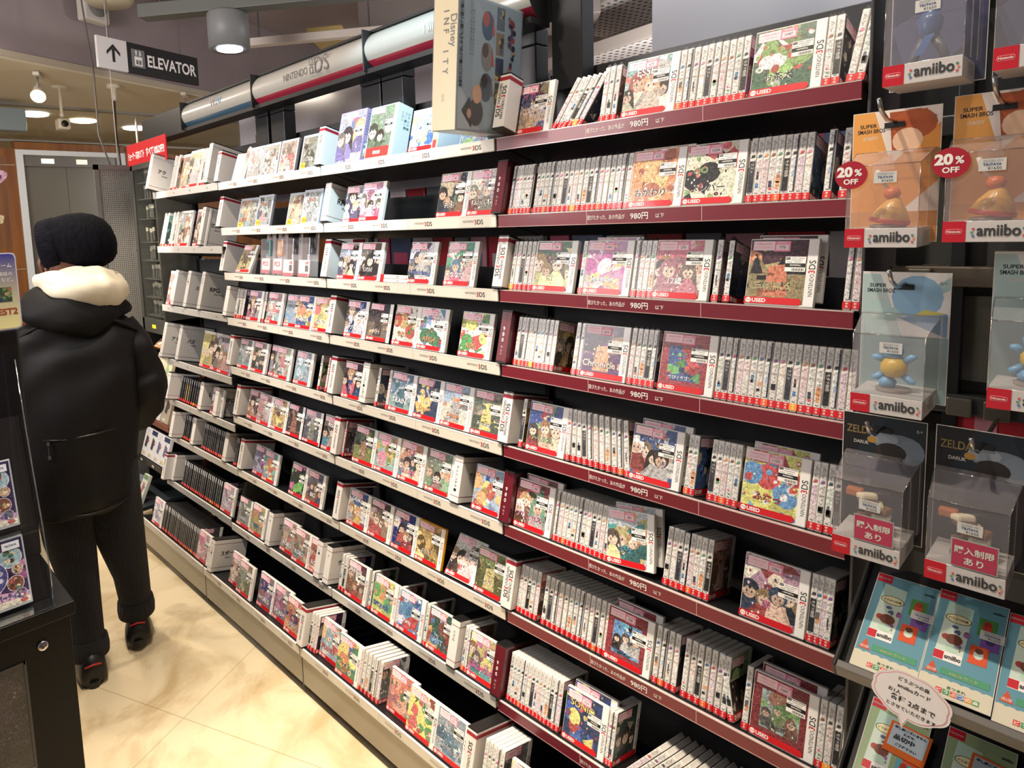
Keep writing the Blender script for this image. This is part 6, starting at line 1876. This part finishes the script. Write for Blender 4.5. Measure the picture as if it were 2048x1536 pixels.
LAYOUT = '''
A1 0.000 1.971
V -0.028 n
S 0.023 0.036 1 -
F 0.038 f 436,db8,88b,fee アイカツ d5a purple and cream
S 0.168 0.242 6 224 lean=25
S 0.302 0.332 3 a65
F 0.360 f 7bb,fec,f64,fff ESSE fff teal and orange,b
S 0.486 0.615 10 e6a
F 0.637 p 475,8b4,fff,e42 お茶犬 232 green,b
S 0.756 0.776 4 334
S 0.800 0.814 2 ecd roll=6

A2 0.000 1.765
V -0.028 m
S 0.024 0.084 6 322
S 0.105 0.376 20 f93
F 0.377 p f93,fb5,fff,c62 おかわり 432 orange,b
F 0.503 p eec,9b6,222,e44 ボンバー 222 cream and black
S 0.632 0.733 9 357
S 0.769 0.769 1 446
S 0.794 0.794 1 357

A3 0.000 1.559
V -0.031 n
S 0.021 0.096 6 b25
F 0.101 f 475,732,9bc,ee8 G1 dd9 green and brown
S 0.239 0.239 1 345
F 0.254 p c7b,fff,fc4,c4a Jewelpet fff pink and violet,b
S 0.382 0.420 4 f8a
F 0.435 f e57,b73,fdc,f9a 12歳 fff pink and brown
S 0.567 0.567 1 fbc
S 0.591 0.591 1 235,k
F 0.635 l 523,a95,e73,212 三國無双 cb6 bronze and dark red,b
S 0.807 0.820 2 -

A4 0.000 1.348
V -0.024 m
S 0.031 0.148 10 a83
S 0.218 0.233 2 b23
F 0.244 l 324,637,d95,223 Chronicle ecb dark violet and orange
S 0.371 0.426 5 bab
F 0.449 r b23,36a,e44,6c5 ちびドラゴン fff red bordered
S 0.576 0.816 19 864

A5 0.000 1.114
V -0.026 n
S 0.041 0.041 1 c92
F 0.068 f 35a,eca,b33,6a6 テイルズ 6b6 blue and green
S 0.197 0.367 11 ea4 lean=-9,nl=4
F 0.377 f 46a,d43,fff,a85 DORA 46b blue and tan,b
S 0.511 0.522 2 36a
S 0.563 0.614 5 dc9
F 0.633 p ee3,5ae,fff,e33 ふなっ e33 yellow and blue,b
S 0.760 0.799 4 864

A6 -0.005 0.879
V -0.025 m
F 0.024 f a34,fee,853,6a8 プリンセス e7b crimson and white,b
S 0.155 0.307 12 325
F 0.321 f cde,299,fe8,eee ミク 3ad mint and cream,b roll=-7
S 0.465 0.558 8 e97,k2
F 0.638 f c9b,346,fdb,a33 恋 f6a lilac and navy
S 0.765 0.793 4 322

A7 -0.001 0.612
V -0.027 n
S 0.022 0.080 5 e63
S 0.109 0.301 13 987
F 0.307 r a23,5ae,fff,333 nintendogs 222 red bordered sky blue,b
S 0.437 0.483 4 335
S 0.507 0.598 7 9c6
S 0.618 0.618 1 433 roll=-14
S 0.644 0.644 1 333
F 0.660 r 912,9bb,7a5,964 牧場物語 432 red bordered meadow,b
S 0.786 0.828 4 877

A8 -0.054 0.360
V -0.033 m
S 0.020 0.186 14 574
F 0.212 p 347,c33,36c,fe4 SONIC fd3 navy and red,b
S 0.330 0.346 3 354
S 0.384 0.657 16 877 lean=38

B1 0.000 1.971
V -0.870 n
X -0.757 bigbox
X -0.583 box
F -0.365 p def,36b,fd3,8be カイ fd3 white and blue back
X -0.258 tall
X -0.192 lying
X -0.210 giant

B2 0.000 1.765
V -0.850 c RO|
F -0.746 f 89a,546,b86,cde 幻 fff grey and blue
F -0.631 f c8a,fce,a57,eab ゆめ fff pink
F -0.251 f ba8,575,a75,345 FIRE 543 khaki and green
F -0.126 f ddc,998,b44,eee DANCE 543 pale grey

B3 0.000 1.559
V -0.870 n
F -0.777 f 99a,dc8,557,b97 X fff slate and gold
F -0.653 f 654,b57,322,876 DON 211 dark brown
X -0.527 stack
F -0.397 f eef,79c,bbb,445 Histories 57b white and blue
F -0.230 f 4a8,e58,69c,fcc ななつ fff green and pink

B4 0.000 1.348
V -0.856 n
F -0.752 f 348,58c,dde,246 ブル fff blue and white
F -0.621 l 334,876,544,b95 MH cba dark grey black cased,k
F -0.484 p eed,c43,283,ca5 RPG e82 cream and red
F -0.359 p eee,69c,c34,385 RPG4 e82 white and pale blue
F -0.179 p eee,c33,3a4,ee4 RPG e91 white red and green

B5 0.000 1.114
V -0.869 n
F -0.787 f 434,d57,36a,a86 花 fbc dark and pink
V -0.674 c シミュ|シミュレーション
S -0.595 -0.595 1 457
S -0.535 -0.535 1 347
F -0.517 l 68a,9bc,478,dde TRAIN fff sky blue train
F -0.391 p 346,dde,fc4,457 Dragon fb3 navy and silver
F -0.265 l 9bd,eed,aaa,f94 Dragon f83 pale blue skyline
F -0.138 l 887,565,dc5,a98 Farming 332 grey and yellow tractor

B6 -0.005 0.879
V -0.862 n
S -0.801 -0.801 1 b9a,r
F -0.732 l 565,893,a75,343 サル dda dark green
F -0.606 p 9bb,c93,e8a,7a4 どうぶつ fff mint and brown
F -0.477 f c86,fdb,48a,a57 まんが家 f7a orange and cream
F -0.343 f 787,b98,c88,9c9 モン fff olive and rose
V -0.229 c アドベ|アドベンチャー
F -0.137 p 9bd,fa5,db4,c54 嵐 36c sky blue and yellow

B7 -0.001 0.612
V -0.876 n
S -0.799 -0.799 1 36a
F -0.793 f 46a,eee,d33,eb4 DORA fff blue and white
F -0.665 f 655,a86,c55,dbb コナン e44 brown and white
F -0.533 f 457,238,c44,dde コナン f55 navy and red
F -0.410 p b93,da4,652,ec7 FELT 532 amber cased gold,y
F -0.267 f eed,b85,432,dbb 謎 e55 white and tan tilt=22
F -0.141 l 895,663,cb6,574 レイ 554 green and brown

B8 -0.054 0.360
V -0.894 c ゲ|
S -0.801 -0.762 3 337
F -0.756 f 634,c44,eed,a75 MAGIC fff dark red
S -0.620 -0.620 1 495
F -0.598 p dd4,5b5,48c,e94 SPONGE 48c yellow and green
S -0.471 -0.471 1 a33
F -0.461 p 59c,d33,eef,36b Party fff sky blue and red
S -0.331 -0.331 1 475
F -0.315 p 365,58b,943,c95 MIIT 8cf green and brown
V -0.220 c パズル|
S -0.160 -0.145 2 ca3
F -0.133 f ca6,ee4,5bb,f8b GIRLSMODE f3a yellow and turquoise

B9 -0.211 0.196
V -0.854 n
S -0.793 -0.757 3 424
F -0.738 p 9bc,eed,d44,fc8 PLANET e55 pastel blue and cream
F -0.618 p 495,fd5,36a,e84 パズドラ fe4 green and orange
S -0.498 -0.401 6 ddd
F -0.360 p e75,fa8,b67,384 数独 943 coral and pink
F -0.251 p fe4,eed,4a5,e55 アート 4a5 yellow and white
F -0.128 l 9ab,cde,58a,eef ラブプラス＋ 346 grey blue
V -0.011 n
S 0.050 0.105 5 999
F 0.142 p dd4,eea,995,fff ドル 383 lime yellow

A9 -0.211 0.196
S 0.327 0.544 14 877

C1 0.000 1.971
V -1.682 n
X -1.536 popcard
F -1.399 p 999,bbb,888,a33 SET ddd grey plastic,s
F -1.272 p 998,554,b77,dcb BOX ddd grey plastic and black,s
F -1.142 p a98,b55,ccb,765 BOX fff brown plastic,s
F -0.985 p 887,443,776,aa9 LTD ddc dark plastic,s

C2 0.000 1.765
V -1.694 n
F -1.539 p 987,a75,799,cb9 SALE c62 tan plastic,s
F -1.440 p 888,666,a99,bba CAT ddd grey plastic,s
F -1.352 p 9aa,bcb,c99,567 SALE c62 clear plastic,s
F -1.130 p bb9,c66,ca8,dd9 SALE c62 beige plastic,s
F -1.052 p 654,876,ddd,543 PANDA ddd dark brown plastic,s
F -0.999 p aaa,ccc,999,776 SALE c62 pale grey plastic,s

C3 0.000 1.559
V -1.691 n
F -1.552 l a85,ca5,543,cb3 LEA fd6 gold tilt=12
X -1.349 blister
X -1.253 blister
X -1.142 cable
X -1.027 cable

C4 0.000 1.348
V -1.691 c 
S -1.599 -1.534 4 446
F -1.483 f 88a,a67,cbb,668 X fff grey
S -1.371 -1.350 2 454
F -1.316 p b99,d77,8bb,dcb PUYO fff rose
F -1.193 p 9ab,e9b,dca,7ac COOK fff pale pink
F -1.079 p 36a,d93,dd4,e85 FANTA fff blue and orange
F -0.957 p dc4,e85,dd8,e66 GOLD fff yellow

C5 0.000 1.114
V -1.685 n
F -1.601 p 899,699,778,aaa JD fff grey
F -1.471 f 998,554,788,665 FE fff pale grey
F -1.345 f 878,b76,889,c98 AT fff muted red
F -1.273 p aa9,bca,888,c77 AT8 fff silver green
F -1.119 p 9ab,8bc,778,bcd ICE fff icy blue
S -0.948 -0.948 1 8b6
S -0.897 -0.897 1 b33,r

C6 -0.005 0.879
V -1.645 n
F -1.562 f 99a,c85,cba,778 X fff pale grey
F -1.445 p b99,bbb,c77,887 Q a55 rose grey
F -1.321 p ca4,eb4,876,853 DETECT fff gold
F -1.197 l 333,444,a64,222 ・ 888 black,k
F -1.068 l 99a,667,887,bba アジト dde grey black cased,k
F -0.933 f 765,a54,48a,cba RED fff brown

C7 -0.001 0.612
V -1.650 n
F -1.548 p 99b,a5a,778,bad ルイ fff violet
F -1.434 p 89a,dc4,4aa,c63 PKM fff teal and yellow
F -1.207 p 232,6c3,e5a,333 Luigi 6d3 black and lime
F -1.081 f 667,b74,557,a86 BIO fff slate

C8 -0.054 0.360
F -1.610 l 787,999,676,bbb DARK ddd grey green black cased,k
F -1.485 p 9a5,c84,769,ba4 SEGA 37b multicoloured
V -1.332 c 格|
F -1.248 p a98,c55,ca8,765 ROBO fff red and tan
F -1.128 p a87,c54,688,cb9 ROBO fff red and grey
F -1.006 p b98,c54,ca8,775 ROBO fff tan and red
V -0.956 c レー|

C9 -0.211 0.196
V -1.602 c ス|スポーツ
F -1.441 f b77,c98,a55,edc TERA fff rose
F -1.343 p 775,898,554,aa8 HARVEST dda olive
F -1.195 p 768,a67,348,b9b WORLD fff violet and blue
F -1.074 p 879,a57,5a7,c8a SPLASH fff purple and green
F -0.957 p c85,e95,a44,348 DISN ddd orange and red

D1 0.000 1.973
V -2.493 d アク|
S -2.217 -2.165 2 c93,t
F -2.140 f c86,e88,886,dda WII fff red and yellow,t
F -2.012 f aa7,99c,dcc,664 WII fff pale grey,t
S -1.896 -1.829 4 c9a,t
S -1.808 -1.808 1 b94,t
V -1.770 u

D2 0.000 1.681
S -2.411 -2.369 2 5a9,t
S -2.294 -2.196 3 bbc,t
F -2.177 f aaa,8a7,c86,ddb WII fff pale green,t
S -2.077 -2.077 1 aac,t
F -1.987 f b99,dcb,a66,865 WII fff rose and cream,t
V -1.890 d 格闘|

D3 0.000 1.359
F -2.386 f b88,c55,dcc,977 WII fff pink,t
V -2.277 d |
V -2.117 d スポーツ|
V -1.950 d RPG|

D4 0.000 1.058
V -2.489 d アド|
V -2.275 d パズ|
F -2.048 f dc5,eda,db4,aa6 WII fff yellow,t
F -1.925 f dde,ba9,a75,876 WII fff white and brown,t
F -1.815 f 9ac,b88,a75,baa WII fff blue and rose,t

D5 0.000 0.826
V -2.464 c 
S -2.339 -2.064 12 89c,q
V -2.034 c L|
F -1.929 f bbc,c55,dde,888 DS fff white and red
V -1.862 c R|

D6 0.000 0.608
V -2.450 c 
S -2.339 -2.182 8 8ac,q
V -2.163 c 
S -2.070 -1.797 15 667,q
V -1.792 c 
S -1.713 -1.677 3 667,q

D7 -0.054 0.375
V -2.472 n
V -2.338 c 
S -2.237 -1.784 22 667,q
F -1.774 p bab,c9b,d7a,bbc HIME fff pale pink

D8 -0.211 0.196
F -2.294 p bbd,dde,aac,eee DS 66a white and lavender
S -2.177 -1.760 24 555,q
F -1.744 p c9a,e6a,fcd,d58 恋 fff hot pink'''

build_room()
build_gondola()
build_layout(LAYOUT)
build_ceiling_things()
build_back_room()
build_far_left()
build_counter()
build_packs()
build_card_trays()
build_person()
